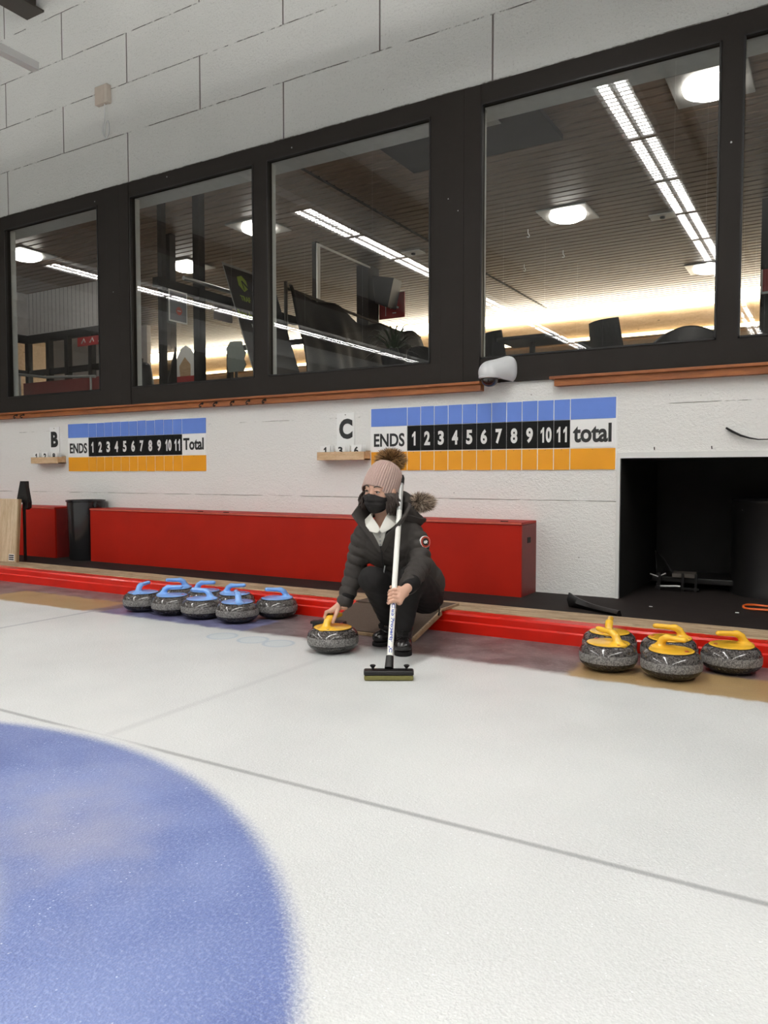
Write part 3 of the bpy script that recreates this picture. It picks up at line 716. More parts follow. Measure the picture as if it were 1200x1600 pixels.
def place(proto, kids, first, x, y, a, label, group):
    if first: s = proto
    else:
        s = proto.copy(); col.objects.link(s)
        for k, sub in kids:
            c = k.copy(); col.objects.link(c); c.parent = s
            for q, sub2 in sub:
                d = q.copy(); col.objects.link(d); d.parent = c
                for q2 in sub2: e = q2.copy(); col.objects.link(e); e.parent = d
    s.location = (x, y, 0.0); s.rotation_euler = (0, 0, math.radians(a)); tag(s, label, 'curling stone', group)
def kids_of(o): return [k for k in col.objects if k.parent == o]
YEL = [(-0.965, 3.850, 150, 'yellow handled granite curling stone, front left of the group at the right'),
       (-1.000, 4.045, 100, 'yellow handled granite curling stone half hidden at the back left of the right hand group'),
       (-0.655, 3.770, -25, 'yellow handled granite curling stone nearest the camera in the right hand group'),
       (-0.715, 4.045, -165, 'yellow handled granite curling stone behind the nearest one in the right hand group'),
       (-0.425, 4.030, -145, 'yellow handled granite curling stone at the right end of the right hand group')]
BLU = [(-4.170, 3.850, 105, 'blue handled curling stone at the left end of the blue group, handle seen end on'),
       (-4.150, 4.045, -125, 'blue handled curling stone in the back row, leftmost there, by the red curb'),
       (-3.905, 3.830, 20, 'blue handled curling stone, second from the left in the front row'),
       (-3.870, 4.045, 20, 'blue handled curling stone in the middle of the back row'),
       (-3.625, 3.800, 195, 'blue handled curling stone, third from the left in the front row, handle toward the left'),
       (-3.590, 4.045, 20, 'blue handled curling stone in the back row with its handle toward the right'),
       (-3.335, 3.790, 138, 'blue handled curling stone nearest the camera at the front of the blue group'),
       (-3.215, 4.045, -140, 'blue handled curling stone standing apart at the right end of the blue group')]
def relax(L):
    P = np.array([[a[0], a[1]] for a in L])
    for it in range(60):
        for i in range(len(P)):
            for j in range(i):
                d = P[i]-P[j]; q = np.hypot(*d)
                if q < 0.2785: m = d/q*(0.2785-q)/2; P[i] += m; P[j] -= m
        P[:, 1] = np.minimum(P[:, 1], 4.05)
    return [(p[0], p[1])+a[2:] for p, a in zip(P, L)]
ys = make_stone(M_hyel, 0); ykids = [(k, [(q, kids_of(q)) for q in kids_of(k)]) for k in kids_of(ys)]
place(ys, ykids, True, -2.332, 3.415, 88, 'yellow handled curling stone gripped by the crouching person', 'yellow handled curling stones')
for x, y, a, lab in relax(YEL): place(ys, ykids, False, x, y, a, lab, 'yellow handled curling stones')
bs = make_stone(M_hblu, 0); bkids = [(k, [(q, kids_of(q)) for q in kids_of(k)]) for k in kids_of(bs)]
for i, (x, y, a, lab) in enumerate(relax(BLU)): place(bs, bkids, i == 0, x, y, a, lab, 'blue handled curling stones')

# ------------------------------------------------------------------ the room behind the windows
RF, RC = 1.60, 4.00
M_slat = wood('ceiling_slats', (0.15, 0.095, 0.062), (0.24, 0.16, 0.11), (1, 9, 9), 0.45, False)
M_gap = plain('dark_ceiling_void', (0.016, 0.014, 0.013), 0.8)
M_pwall = wood('knotty_pine_boarding', (0.62, 0.43, 0.25), (0.76, 0.57, 0.36), (1, 6, 6), 0.5)
M_carp = plain('dark_room_carpet', (0.05, 0.045, 0.045), 0.9)
M_greyb = plain('pale_grey_boarding', (0.70, 0.67, 0.66), 0.6)
M_rsign = plain('red_sign_board', (0.42, 0.03, 0.03), 0.45)
slab('floor_room', -16, 6, 5.62, 14.0, RF-0.12, RF, M_carp)
s = MB()
for k in range(59): s.box(-15.9, 5.9, 5.63+k*0.14, 5.63+k*0.14+0.108, RC, RC+0.018)
struct(s.build('ceiling_room', M_slat), 'brown slatted ceiling of the room behind the windows')
slab('ceiling_void', -16, 6, 5.62, 14.0, RC+0.06, RC+0.2, M_gap)
m = MB().box(-4.70, -4.66, 5.9, 13.8, RC-0.004, RC+0.0185); struct(m.build('trim_3', M_gap))
w = MB().box(-16, 6, 13.9, 14.0, RF, RC+0.1); struct(w.build('wall_far', M_pwall))
struct(box('wall_room_left', -16.1, -16, 5.62, 14, RF, RC+0.1, M_pwall)); struct(box('wall_room_right', 6, 6.1, 5.62, 14, RF, RC+0.1, M_pwall))
cv = tag(box('cove_light', -15.8, 5.8, 13.84, 13.89, 3.79, 3.97, M_cove), 'long bright light cove along the top of the far wooden wall', 'light')
cs = empty('wall_light_ledge', (-5, 13.89, 3.36)); tag(cs, 'glowing light ledge halfway down the far wooden wall', 'light')
MB().box(-10.8, 10.8, -0.09, -0.0, -0.04, -0.015).build('ledge_board', M_pwall, cs)
MB().box(-10.8, 10.8, -0.05, -0.0, -0.014, 0.05).build('light_strip', emit('ledge_glow', (1.0, 0.80, 0.48), COVE_LAMP*0.35), cs)
def round_lamp(x, y, lab):
    r = empty('ceiling_lamp', (x, y, RC-0.001)); tag(r, lab, 'light', 'round lamps on square plates on the slatted ceiling')
    MB().box(-0.29, 0.29, -0.29, 0.29, -0.018, -0.001, 0.004).build('plate', M_alu, r)
    MB().lathe([(0.21, -0.019), (0.20, -0.05), (0.15, -0.075), (0.07, -0.088), (0.01, -0.09)], 36).build('lamp_bowl', M_rlamp, r, sm=True)
for x, y, lab in ((-0.93, 6.60, 'glowing round ceiling lamp nearest the glass at the top right'), (-2.80, 8.98, 'glowing round ceiling lamp in the middle of the widest window'), (-6.22, 7.52, 'glowing round ceiling lamp behind the mullion between the second and third windows'), (-8.25, 8.35, 'glowing round ceiling lamp seen through the second window'), (-9.75, 6.80, 'glowing round ceiling lamp seen through the leftmost window'), (-1.72, 12.3, 'farthest round ceiling lamp, by the light cove at the right'), (-12.2, 8.9, 'glowing round ceiling lamp at the far left behind the ledge')):
    round_lamp(x, y, lab)
for x, y, lab in ((-1.86, 9.62, 'small white square detector plate beside the light row reflection'), (-5.10, 9.45, 'small white square detector plate on the slats in the third window'), (-7.9, 9.7, 'small white square detector plate above the black tarpaulin')):
    d = MB().box(x-0.14, x+0.14, y-0.10, y+0.10, RC-0.014, RC-0.001, 0.003).build('ceiling_detector', M_white); tag(d, lab, 'detector')
    MB().lathe([(0.03, 0), (0.028, -0.02), (0.015, -0.024)], 16, Matrix.Translation((x, y, RC-0.014))).build('sensor', M_blackp, d)
a = MB().box(-3.72, -2.20, 6.10, 6.90, RC-0.05, RC-0.001, 0.004).build('ceiling_panel', plain('near_black_panel', (0.006, 0.005, 0.005), 0.6, 0, 0.1)); tag(a, 'large near black rectangular unit on the slatted ceiling by the window post', 'ceiling unit')
m = MB()
for k in range(5): m.box(-2.9+k*0.12, -2.84+k*0.12, 6.12, 6.14, RC-0.058, RC-0.049)
m.box(-2.75, -2.55, 6.2, 6.3, RC-0.058, RC-0.049); m.build('vent_slot', M_alu, a)
for x, y, lab in ((-3.40, 9.3, 'small white hook hanging from the slats left of the middle lamp'), (-4.0, 10.8, 'small white hook hanging from the slats farther back'), (-3.3, 10.4, 'small white hook hanging from the slats below the middle lamp')):
    tag(MB().tube([(x, y, RC), (x, y, RC-0.05), (x+0.02, y, RC-0.08), (x+0.01, y, RC-0.10), (x-0.012, y, RC-0.09)], 0.006, 6).build('ceiling_hook', M_white, sm=True), lab, 'hook')
# glazed partition running away from the windows at X = -6
pt = MB()
for x, y, w_ in ((-6.0, 6.25, 0.045), (-6.0, 5.72, 0.03)): pt.box(x-w_, x+w_, y-w_, y+w_, RF, RC-0.001)
pt.box(-6.04, -5.96, 5.63, 8.0, 2.86, 2.95); pt.box(-6.04, -5.96, 5.63, 8.0, RF, RF+0.12)
pt = struct(pt.build('partition_1', M_frame))
g = MB(); g._add([Vector((-6, 5.75, RF+.12)), Vector((-6, 8.0, RF+.12)), Vector((-6, 8.0, 2.86)), Vector((-6, 5.75, 2.86))], [[0, 1, 2, 3]]); g.build('partition_glass', M_glass, pt)
m = MB().tube([(-5.93, 5.95, 3.0), (-5.93, 6.85, 3.0)], 0.022, 10).tube([(-5.93, 6.95, 2.99), (-5.93, 7.2, 3.02)], 0.03, 10)
m.build('door_closer', M_alu, pt, sm=True)
p2 = struct(MB().box(-7.46, -7.36, 7.15, 7.25, RF, RC-.001).build('post_1', M_frame))
p3 = MB().box(-6.02, -5.96, 8.36, 8.44, RF, RC-.001).build('post_2', M_frame); struct(p3)
MB().box(-5.96, -5.945, 8.37, 8.44, RF, RC-.02).box(-5.96, -5.945, 8.44, 9.7, RC-.045, RC-.02).build('trim_and_lit_edge', M_white, p3)  # upright strip is the post's lit edge painted white, upper strip is trim
p4 = struct(MB().box(-6.15, -5.95, 9.65, 9.95, RF, RC-.001).build('post_3', M_frame))
sp = empty('wall_speaker', (-5.80, 9.80, 3.70)); tag(sp, 'small black speaker angled on the black post beside the red sign', 'speaker')
MB().prism([(-0.10, 0.14), (0.26, 0.06), (0.16, -0.34), (-0.05, -0.26)], -0.12, 0.12).build('speaker_cabinet', M_blackp, sp)
MB().tube([(-0.15, 0, 0.05), (-0.10, -0.02, 0.12), (-0.02, -0.02, 0.10)], 0.018, 8).build('bracket', M_steel, sp, sm=True)
rs = MB().box(-5.95, -5.52, 9.96, 9.98, 3.26, 3.62, 0.002).build('red_sign', M_rsign); tag(rs, 'small red sign with white pictogram beyond the black tarpaulin', 'sign')
m = MB().tube([(-5.70, 9.957, 3.45), (-5.66, 9.957, 3.50), (-5.69, 9.957, 3.54), (-5.74, 9.957, 3.52)], 0.012, 8).tube([(-5.76, 9.957, 3.41), (-5.70, 9.957, 3.44), (-5.62, 9.957, 3.40)], 0.014, 8)
m.box(-5.84, -5.832, 9.955, 9.959, 3.30, 3.60); m.box(-5.72, -5.66, 9.955, 9.959, 3.325, 3.338); m.build('pictogram', M_wletter, rs, sm=False)
# posters on the partition
def sheet(name, y0, y1, z0, z1, mat, lab, cat):
    m = MB().box(-5.955, -5.950, y0, y1, z0, z1).build(name, mat); tag(m, lab, cat); return m
ps = sheet('poster', 5.76, 6.02, 2.53, 2.855, M_white, 'grey poster with a dark red disc on the glazed partition', 'poster')
MB().box(-5.9495, -5.948, 5.775, 6.005, 2.545, 2.84).build('poster_print', plain('grey_print', (0.20, 0.20, 0.23), 0.5), ps)
MB().lathe([(0.042, 0), (0.042, 0.001)], 24, Matrix.Translation((-5.9475, 5.90, 2.65)) @ Matrix.Rotation(PI/2, 4, 'Y')).build('red_disc', M_dotr, ps)
MB().box(-5.947, -5.9455, 5.875, 5.925, 2.645, 2.655).build('disc_bar', M_wletter, ps)
ps = sheet('paper_sheet', 6.42, 6.72, 2.66, 2.85, plain('pinkish_paper', (0.62, 0.54, 0.52), 0.6), 'plain pale paper sheet taped to the glazed partition', 'paper')
# the leaning banner
bn_ = empty('rollup_banner', (-5.79, 6.40, 3.22)); tag(bn_, 'black advertising banner with green and white lettering leaning behind the mullion', 'banner')
dn = Vector((0.46, 0, -1.30)); rt_ = Vector((0, 1.0, 0)); nr = rt_.cross(dn).normalized()
if nr.x < 0: nr = -nr
dnn = dn.normalized(); BL = 1.712
def bquad(u0, u1, v0, v1, off, name, mat, parent):
    m = MB(); P = []
    for o_ in (off-0.004, off):
        for u, v in ((u0, v0), (u1, v0), (u1, v1), (u0, v1)): P.append(rt_*u+dnn*v+nr*o_)
    m._add(P, [[3, 2, 1, 0], [4, 5, 6, 7], [0, 1, 5, 4], [1, 2, 6, 5], [2, 3, 7, 6], [3, 0, 4, 7]]); return m.build(name, mat, parent)
bsh = bquad(0, 0.85, 0, BL, 0.0, 'banner_sheet', plain('black_banner_print', (0.014, 0.012, 0.012), 0.4), bn_)
bquad(-0.012, 0.0, 0, BL, 0.003, 'edge_strip', M_alu, bn_); bquad(-0.015, 0.87, -0.03, 0.0, 0.006, 'top_rail', M_alu, bn_)
M_green = plain('lime_green_print', (0.33, 0.44, 0.05), 0.5)
def btext(body, u, v, h, mat, left=True, sx=0.8):
    me = text_mesh(body, 1.0, 0.03); co = np.zeros(len(me.vertices)*3, dtype=np.float32); me.vertices.foreach_get('co', co); co = co.reshape(-1, 3)
    e = co.max(0)-co.min(0); k = h/e[1]; co[:, 0] = (co[:, 0]+e[0]/2)*k*sx; co[:, 1] *= k
    out = [rt_*(u+c[0])+dnn*(v-c[1])+nr*(0.003+c[2]*0.3) for c in co]
    me.vertices.foreach_set('co', np.array([list(q) for q in out], dtype=np.float32).ravel()); me.update(); return link('lettering', me, mat, bsh)
btext('TRAF', 0.14, 0.36, 0.065, M_green); btext('GAZ', 0.345, 0.36, 0.065, M_wletter)
btext('Point de rencontre', 0.02, 0.56, 0.085, M_green, sx=0.62); btext('Meeting', 0.20, 0.70, 0.085, M_wletter, sx=0.62)
lg = MB(); LP = [(0.18, 0.10), (0.26, 0.07), (0.32, 0.12), (0.32, 0.22), (0.24, 0.27), (0.17, 0.20)]
lg._add([rt_*u+dnn*v+nr*0.005 for u, v in LP]+[rt_*u+dnn*v+nr*0.001 for u, v in LP], [[0, 1, 2, 3, 4, 5], [11, 10, 9, 8, 7, 6]]+[[i, 6+i, 6+(i+1) % 6, (i+1) % 6] for i in range(6)])
lg.build('cube_emblem', M_green, bsh)
MB().tube([rt_*0.235+dnn*0.14+nr*0.008, rt_*0.40+dnn*0.30+nr*0.008], 0.008, 6).tube([rt_*0.235+dnn*0.14+nr*0.008, rt_*0.24+dnn*0.25+nr*0.008], 0.004, 6).build('cube_edge', M_letter, bsh)
bquad(0.26, 0.42, 0.98, 1.01, 0.001, 'small_print', M_alu, bsh)
# black tarpaulin over stacked furniture
V = []; F = []; NU, NV = 120, 40
for i in range(NU+1):
    u = i/NU; y = 7.35+u*3.3
    top = 3.14+0.05*math.sin(u*9)-0.09*abs(math.sin(u*PI*3.2))**2-0.05*u+(0.05 if u < 0.02 else 0)
    for j in range(NV+1):
        v = j/NV
        fold = 0.05*math.sin(y*7+3*v)*v+0.03*math.sin(y*17-5*v)*v+0.04*math.sin(v*9+y*3)*(1-v)*v*2
        V.append((-5.62+0.36*v**0.8+fold, y+0.05*v*math.sin(y*5), top-(top-RF-0.01)*v))
for i in range(NU):
    for j in range(NV): a_ = i*(NV+1)+j; F.append((a_, a_+1, a_+NV+2, a_+NV+1))
me = bpy.data.meshes.new('tarpaulin'); me.from_pydata(V, [], F); me.update(); smooth(me, 180)
tp = link('tarpaulin', me, plain('black_tarpaulin', (0.008, 0.006, 0.005), 0.6, 0, 0.10, 0.3, 6, 0.1)); tag(tp, 'black tarpaulin hung along the room behind the third window', 'tarpaulin')
sol = tp.modifiers.new('solid', 'SOLIDIFY'); sol.thickness = 0.012
MB().tube([(-5.66, 7.33, 3.15), (-5.66, 10.7, 3.05)], 0.02, 8).tube([(-5.66, 7.33, RF), (-5.66, 7.33, 3.22)], 0.022, 8).tube([(-5.66, 10.7, RF), (-5.66, 10.7, 3.1)], 0.022, 8).build('support_pole', M_steel, tp, sm=True)
tag(MB().box(-4.62, -4.59, 7.98, 8.0, RF, 2.30, 0.003, mat=None).build('wooden_stick', M_pine), 'pale wooden stick standing in front of the black tarpaulin', 'stick')
# plant
pl = empty('potted_plant', (-3.72, 6.50, RF)); tag(pl, 'dark leafy plant behind the glass below the red sign', 'plant')
MB().lathe([(0.09, 0.30), (0.13, 0.52), (0.135, 0.55), (0.12, 0.55), (0.11, 0.50)], 24).tube([(0, 0, 0), (0, 0, 0.31)], 0.05, 10).build('pot', M_blackp, pl, sm=True)
m = MB(); rr = random.Random(3)
for k in range(46):
    an = rr.uniform(0, 2*PI); L_ = rr.uniform(0.16, 0.36); hh = rr.uniform(0.05, 0.26)
    P_ = []
    for q in range(7):
        t_ = q/6; P_.append((math.cos(an)*L_*t_, math.sin(an)*L_*t_, 0.50+hh*math.sin(t_*2.2)*1.2-0.10*t_*t_))
    m.tube(P_, [0.010*(1-0.85*abs(2*q/6-0.7)) if q < 6 else 0.001 for q in range(7)], 4, flat=0.3)
m.build('leaves', plain('dark_green_leaf', (0.025, 0.045, 0.015), 0.35), pl, sm=True)
# chairs
def chair(x, y, rz, lab):
    r = empty('black_chair', (x, y, RF), rz); tag(r, lab, 'chair')
    b = MB(); V = []; 
    for i in range(9):
        t_ = (i/8-0.5); V += [(t_*0.46, 0.20+0.05*math.cos(t_*PI)+0.0, 0.50), (t_*0.40+0.0, 0.27+0.05*math.cos(t_*PI), 0.90)]
    n_ = len(V); V += [(a_, b__+0.015, c_) for a_, b__, c_ in V]
    F = []
    for i in range(8):
        a_ = 2*i; F += [[a_, a_+2, a_+3, a_+1], [n_+a_+1, n_+a_+3, n_+a_+2, n_+a_], [a_+1, a_+3, n_+a_+3, n_+a_+1], [a_, n_+a_, n_+a_+2, a_+2]]
    F += [[0, 1, n_+1, n_], [16, n_+16, n_+17, 17]]
    b._add([Vector(v) for v in V], F); b.build('backrest', M_blackp, r)
    MB().box(-0.23, 0.23, -0.22, 0.24, 0.43, 0.47, 0.012).build('seat', M_blackp, r)
    for lx in (-0.2, 0.2):
        for ly in (-0.19, 0.21): MB().tube([(lx, ly, 0.43), (lx*1.08, ly*1.1, 0)], 0.012, 8).build('leg', M_steel, r)
chair(-1.93, 8.10, 2.6, 'black chair seen by its backrest beside the black armchair'); chair(-3.14, 8.15, 2.5, 'black chair behind the glass just above the dome camera'); chair(-2.35, 8.75, 0.4, 'black chair half hidden behind the one by the armchair')
def armchair(x, y, rz, s, lab):
    r = empty('armchair', (x, y, RF), rz); tag(r, lab, 'armchair')
    V = []; F = []; N = 28
    for i in range(N+1):
        a_ = PI*(0.0)+PI*i/N
        hgt = 0.52+0.26*math.sin(a_)**1.5
        for rad_, z_ in ((0.40, 0.12), (0.42, hgt-0.02), (0.40, hgt), (0.35, hgt), (0.33, hgt-0.02), (0.33, 0.12)): V.append(Vector((rad_*s*math.cos(a_), rad_*0.9*math.sin(a_), z_)))
    for i in range(N):
        for j in range(6): F.append([i*6+j, (i+1)*6+j, (i+1)*6+(j+1) % 6, i*6+(j+1) % 6])
    F += [list(range(6)), [N*6+j for j in range(6)][::-1]]
    m = MB(); m._add(V, F); m.build('shell', M_blackp, r, sm=True, ang=50)
    MB().lathe([(0.31*s, 0.12), (0.32*s, 0.40), (0.30*s, 0.44), (0.1, 0.45)], 32).build('seat_cushion', M_blackp, r, sm=True)
    MB().lathe([(0.22*s, 0.0), (0.22*s, 0.12)], 24).build('plinth', M_steel, r)
armchair(-1.20, 7.60, 0.2, 0.95, 'black curved armchair behind the widest window'); armchair(-3.95, 7.35, 0.3, 0.85, 'black armchair beside the plant behind the third window')
tb = empty('low_table', (-2.72, 7.6, RF)); tag(tb, 'low black table just above the sill by the dome camera', 'table')
MB().box(-0.3, 0.3, -0.25, 0.25, 0.70, 0.735, 0.008).build('table_top', M_blackp, tb); MB().tube([(0, 0, 0.02), (0, 0, 0.70)], 0.03, 12).build('pedestal', M_steel, tb); MB().lathe([(0.2, 0), (0.2, 0.02)], 24).build('foot', M_steel, tb)
# right hand post with red notice
p5 = struct(MB().box(-0.80, -0.50, 9.6, 9.9, RF, RC-.001).build('post_4', M_frame))
rn = MB().box(-0.79, -0.40, 9.575, 9.59, 2.95, 3.22, 0.002).build('red_notice', M_rsign); tag(rn, 'red notice with white border on the black post at the right edge', 'sign')
MB().box(-0.79, -0.40, 9.57, 9.574, 2.95, 2.975).box(-0.79, -0.775, 9.57, 9.574, 2.95, 3.22).build('white_border', M_wletter, rn)
# left: boarded wall above a glazed screen, red parapet
struct(MB().box(-11.9, -9.5, 8.3, 8.36, 3.30, RC-.001).box(-11.96, -11.9, 5.63, 8.36, 3.30, RC-.001).build('wall_boarded', M_greyb))
wb = bpy.data.objects['wall_boarded']
m = MB()
for k in range(24): m.box(-11.85+k*0.10, -11.843+k*0.10, 8.297, 8.3, 3.32, RC-.002)
m.build('board_joint', plain('joint_shadow_paint', (0.22, 0.2, 0.2), 0.7), wb)
fr2 = MB().box(-11.9, -9.5, 8.28, 8.36, 3.17, 3.30).box(-11.96, -11.88, 5.63, 8.3, 3.17, 3.30).box(-11.9, -9.5, 8.28, 8.36, 2.62, 2.71).box(-11.96, -11.88, 5.63, 8.3, 2.62, 2.71)
for x in (-11.9, -11.35, -10.88, -10.30, -9.58): fr2.box(x-0.04, x+0.04, 8.27, 8.36, RF, 3.2)
fr2 = struct(fr2.build('partition_2', M_frame))
g = MB(); g._add([Vector((-11.9, 8.32, 2.7)), Vector((-9.5, 8.32, 2.7)), Vector((-9.5, 8.32, 3.2)), Vector((-11.9, 8.32, 3.2))], [[0, 1, 2, 3]]); g.build('partition_glass', M_glass, fr2)
struct(MB().box(-11.9, -9.5, 8.20, 8.27, RF, 2.49).build('parapet_red', plain('dull_red_parapet', (0.22, 0.03, 0.025), 0.5)))
struct(MB().box(-15.2, -12.2, 11.2, 11.3, 2.75, RC-.001).build('wall_boarded_rear', M_greyb))
hr = MB().tube([(-11.8, 8.0, 2.62), (-10.9, 7.9, 2.50), (-9.6, 7.8, 2.42)], 0.022, 10).tube([(-9.7, 7.8, RF), (-9.7, 7.8, 2.42)], 0.018, 8).tube([(-11.7, 8.0, RF), (-11.7, 8.0, 2.61)], 0.018, 8); tag(hr.build('reflection_tube', M_alu, sm=True), 'silver tube standing in for a reflection before the red parapet in the leftmost window', 'reflection_tube')  # tube on posts modelled in place of a reflection in the glass
sg = MB().box(-10.55, -9.9, 8.24, 8.255, 3.00, 3.14).build('pictogram_sign', M_rsign); tag(sg, 'red strip of pictograms over the glazed screen in the leftmost window', 'sign')
m = MB()
for k in range(3): m.tube([(-10.45+k*0.2, 8.237, 3.04), (-10.39+k*0.2, 8.237, 3.11), (-10.36+k*0.2, 8.237, 3.05)], 0.010, 6)
m.build('pictogram', M_wletter, sg)
# behind the partition in the second window
fr3 = MB().box(-8.9, -6.4, 9.9, 9.98, 3.02, 3.10).box(-8.9, -8.82, 9.9, 9.98, RF, 3.1).box(-7.75, -7.67, 9.9, 9.98, RF, 3.02).box(-6.48, -6.4, 9.9, 9.98, RF, 3.1); struct(fr3.build('door_1', M_frame))
cd = empty('display_board', (-8.95, 9.0, 2.47)); tag(cd, 'white and tan cut-out display figure seen through the second window', 'display')
V = [(-0.22, 0.0), (-0.24, 0.2), (-0.16, 0.36), (-0.08, 0.48), (0.02, 0.52), (0.12, 0.46), (0.2, 0.36), (0.22, 0.16), (0.24, 0.0)]
MB().prism(V, -0.01, 0.01).build('cut_out', M_white, cd); MB().prism([(-0.10, 0.02), (-0.12, 0.2), (0, 0.34), (0.12, 0.22), (0.12, 0.02)], -0.014, -0.0105).build('tan_patch', M_pine, cd)
MB().box(-0.26, 0.30, -0.016, -0.011, -0.06, 0.04).build('caption_strip', M_rsign, cd); MB().box(-0.02, 0.02, 0.0, 0.02, RF-2.47, 0).build('stand_post', M_steel, cd)
cd = empty('display_board', (-7.95, 9.05, 2.52)); tag(cd, 'plain grey jagged cut-out board beside the banner', 'display')
MB().prism([(-0.14, 0), (-0.17, 0.14), (-0.15, 0.27), (-0.19, 0.36), (-0.10, 0.46), (0.12, 0.45), (0.15, 0.34), (0.20, 0.28), (0.16, 0.18), (0.20, 0.10), (0.15, 0.0)], -0.01, 0.01).build('cut_out', plain('grey_green_board', (0.20, 0.23, 0.21), 0.6), cd)
MB().box(-0.02, 0.02, 0.0, 0.02, RF-2.52, 0.05).build('stand_post', M_steel, cd)
cst = empty('coat_stand', (-8.55, 7.75, RF)); tag(cst, 'dark coats on a stand low in the second window', 'coat stand')
MB().tube([(0, 0, 0), (0, 0, 1.0)], 0.02, 8).lathe([(0.2, 0), (0.2, 0.02)], 20).build('stand', M_steel, cst)
join_mesh('coats', [grid_mesh(lambda P: su(seg(P, (-0.1, 0, 0.3), (-0.08, 0, 0.9), 0.14, 0.10), seg(P, (0.1, 0, 0.4), (0.06, 0, 0.85), 0.13, 0.09), 0.05), (-0.3, -0.2, 0.1), (0.3, 0.2, 1.1), 0.02)], M_blackp, cst)

# ------------------------------------------------------------------ the crouching person (x = picture right, y = away, z = up, origin on the ice)
PO = Vector((-2.05, 3.62, 0.0))
pers = empty('person', PO, YAW); tag(pers, 'crouching person in dark puffer jacket, ribbed pompom hat and black face mask', 'person')
M_skin = plain('skin', (0.56, 0.33, 0.24), 0.5, 0, 0.35, 0.05, 40)
M_jack = plain('dark_jacket_fabric', (0.036, 0.031, 0.028), 0.65, 0, 0.25, 0.10, 30, 0.15)
M_cuff = plain('black_rib_knit', (0.009, 0.008, 0.008), 0.85, 0, 0.2)
M_pants = plain('black_trousers', (0.008, 0.007, 0.007), 0.8, 0, 0.25)
M_boot = plain('black_boot_leather', (0.013, 0.011, 0.011), 0.22, 0, 0.5, 0.1, 20)
M_shirt = plain('white_shirt', (0.72, 0.70, 0.64), 0.8, 0, 0.2, 0.05)
M_mask = plain('black_cloth_mask', (0.013, 0.011, 0.011), 0.75, 0, 0.3)
M_hair = plain('dark_brown_hair', (0.030, 0.018, 0.013), 0.45, 0, 0.4, 0.4, 60)
Fv = np.array([-0.545, -0.835, -0.07]); Fv /= np.linalg.norm(Fv)          # where the face points
Uv = np.array([0.06, -0.07, 1.0]); Uv -= Fv*(Uv@Fv); Uv /= np.linalg.norm(Uv)
Sv = np.cross(Fv, Uv); Sv /= np.linalg.norm(Sv)
if Sv[0] < 0: Sv = -Sv
HC = np.array([-0.088, -0.070, 0.858])
RH = np.stack([Sv, Fv, Uv], 1).astype(np.float32)                          # head coords (s, f, u) -> local
def hp_(s, f, u): return HC+Sv*s+Fv*f+Uv*u
def head_field(Q):
    """Q in head coordinates"""
    d = ell(Q, (0, -0.012, 0.030), (0.074, 0.094, 0.088))
    d = su(d, ell(Q, (0, 0.030, -0.035), (0.058, 0.056, 0.066)), 0.03)
    d = su(d, ell(Q, (0, 0.064, -0.084), (0.020, 0.018, 0.016)), 0.02)
    for sg_ in (-1, 1):
        d = su(d, ell(Q, (sg_*0.036, 0.052, -0.020), (0.024, 0.024, 0.024)), 0.02)
        d = su(d, seg(Q, (sg_*0.012, 0.082, 0.030), (sg_*0.045, 0.066, 0.030), 0.009, 0.008), 0.014)
        d = cut(d, ell(Q, (sg_*0.031, 0.093, 0.010), (0.0155, 0.013, 0.0105)), 0.009)
        d = su(d, seg(Q, (sg_*0.019, 0.0835, 0.0045), (sg_*0.042, 0.0775, 0.004), 0.0040, 0.0040), 0.005)
        d = su(d, seg(Q, (sg_*0.018, 0.0845, 0.0170), (sg_*0.044, 0.0780, 0.0165), 0.0048, 0.0048), 0.005)
        e = ell(Q, (sg_*0.076, -0.008, 0.0), (0.010, 0.020, 0.030)); d = su(d, e, 0.008)
    d = su(d, seg(Q, (0, 0.083, 0.014), (0, 0.104, -0.020), 0.0085, 0.0115), 0.010)
    for sg_ in (-1, 1): d = su(d, ell(Q, (sg_*0.011, 0.094, -0.024), (0.008, 0.009, 0.007)), 0.006)
    d = su(d, ell(Q, (0, 0.081, -0.047), (0.024, 0.008, 0.006)), 0.006)
    d = su(d, ell(Q, (0, 0.080, -0.057), (0.020, 0.008, 0.006)), 0.006)
    d = cut(d, seg(Q, (-0.021, 0.087, -0.052), (0.021, 0.087, -0.052), 0.0022), 0.003)
    return d
def toH(P): return (P-HC.astype(np.float32))@RH
def f_head(P):
    d = head_field(toH(P))
    return su(d, seg(P, hp_(0, -0.02, -0.06), (-0.060, 0.0, 0.70), 0.052, 0.056), 0.02)
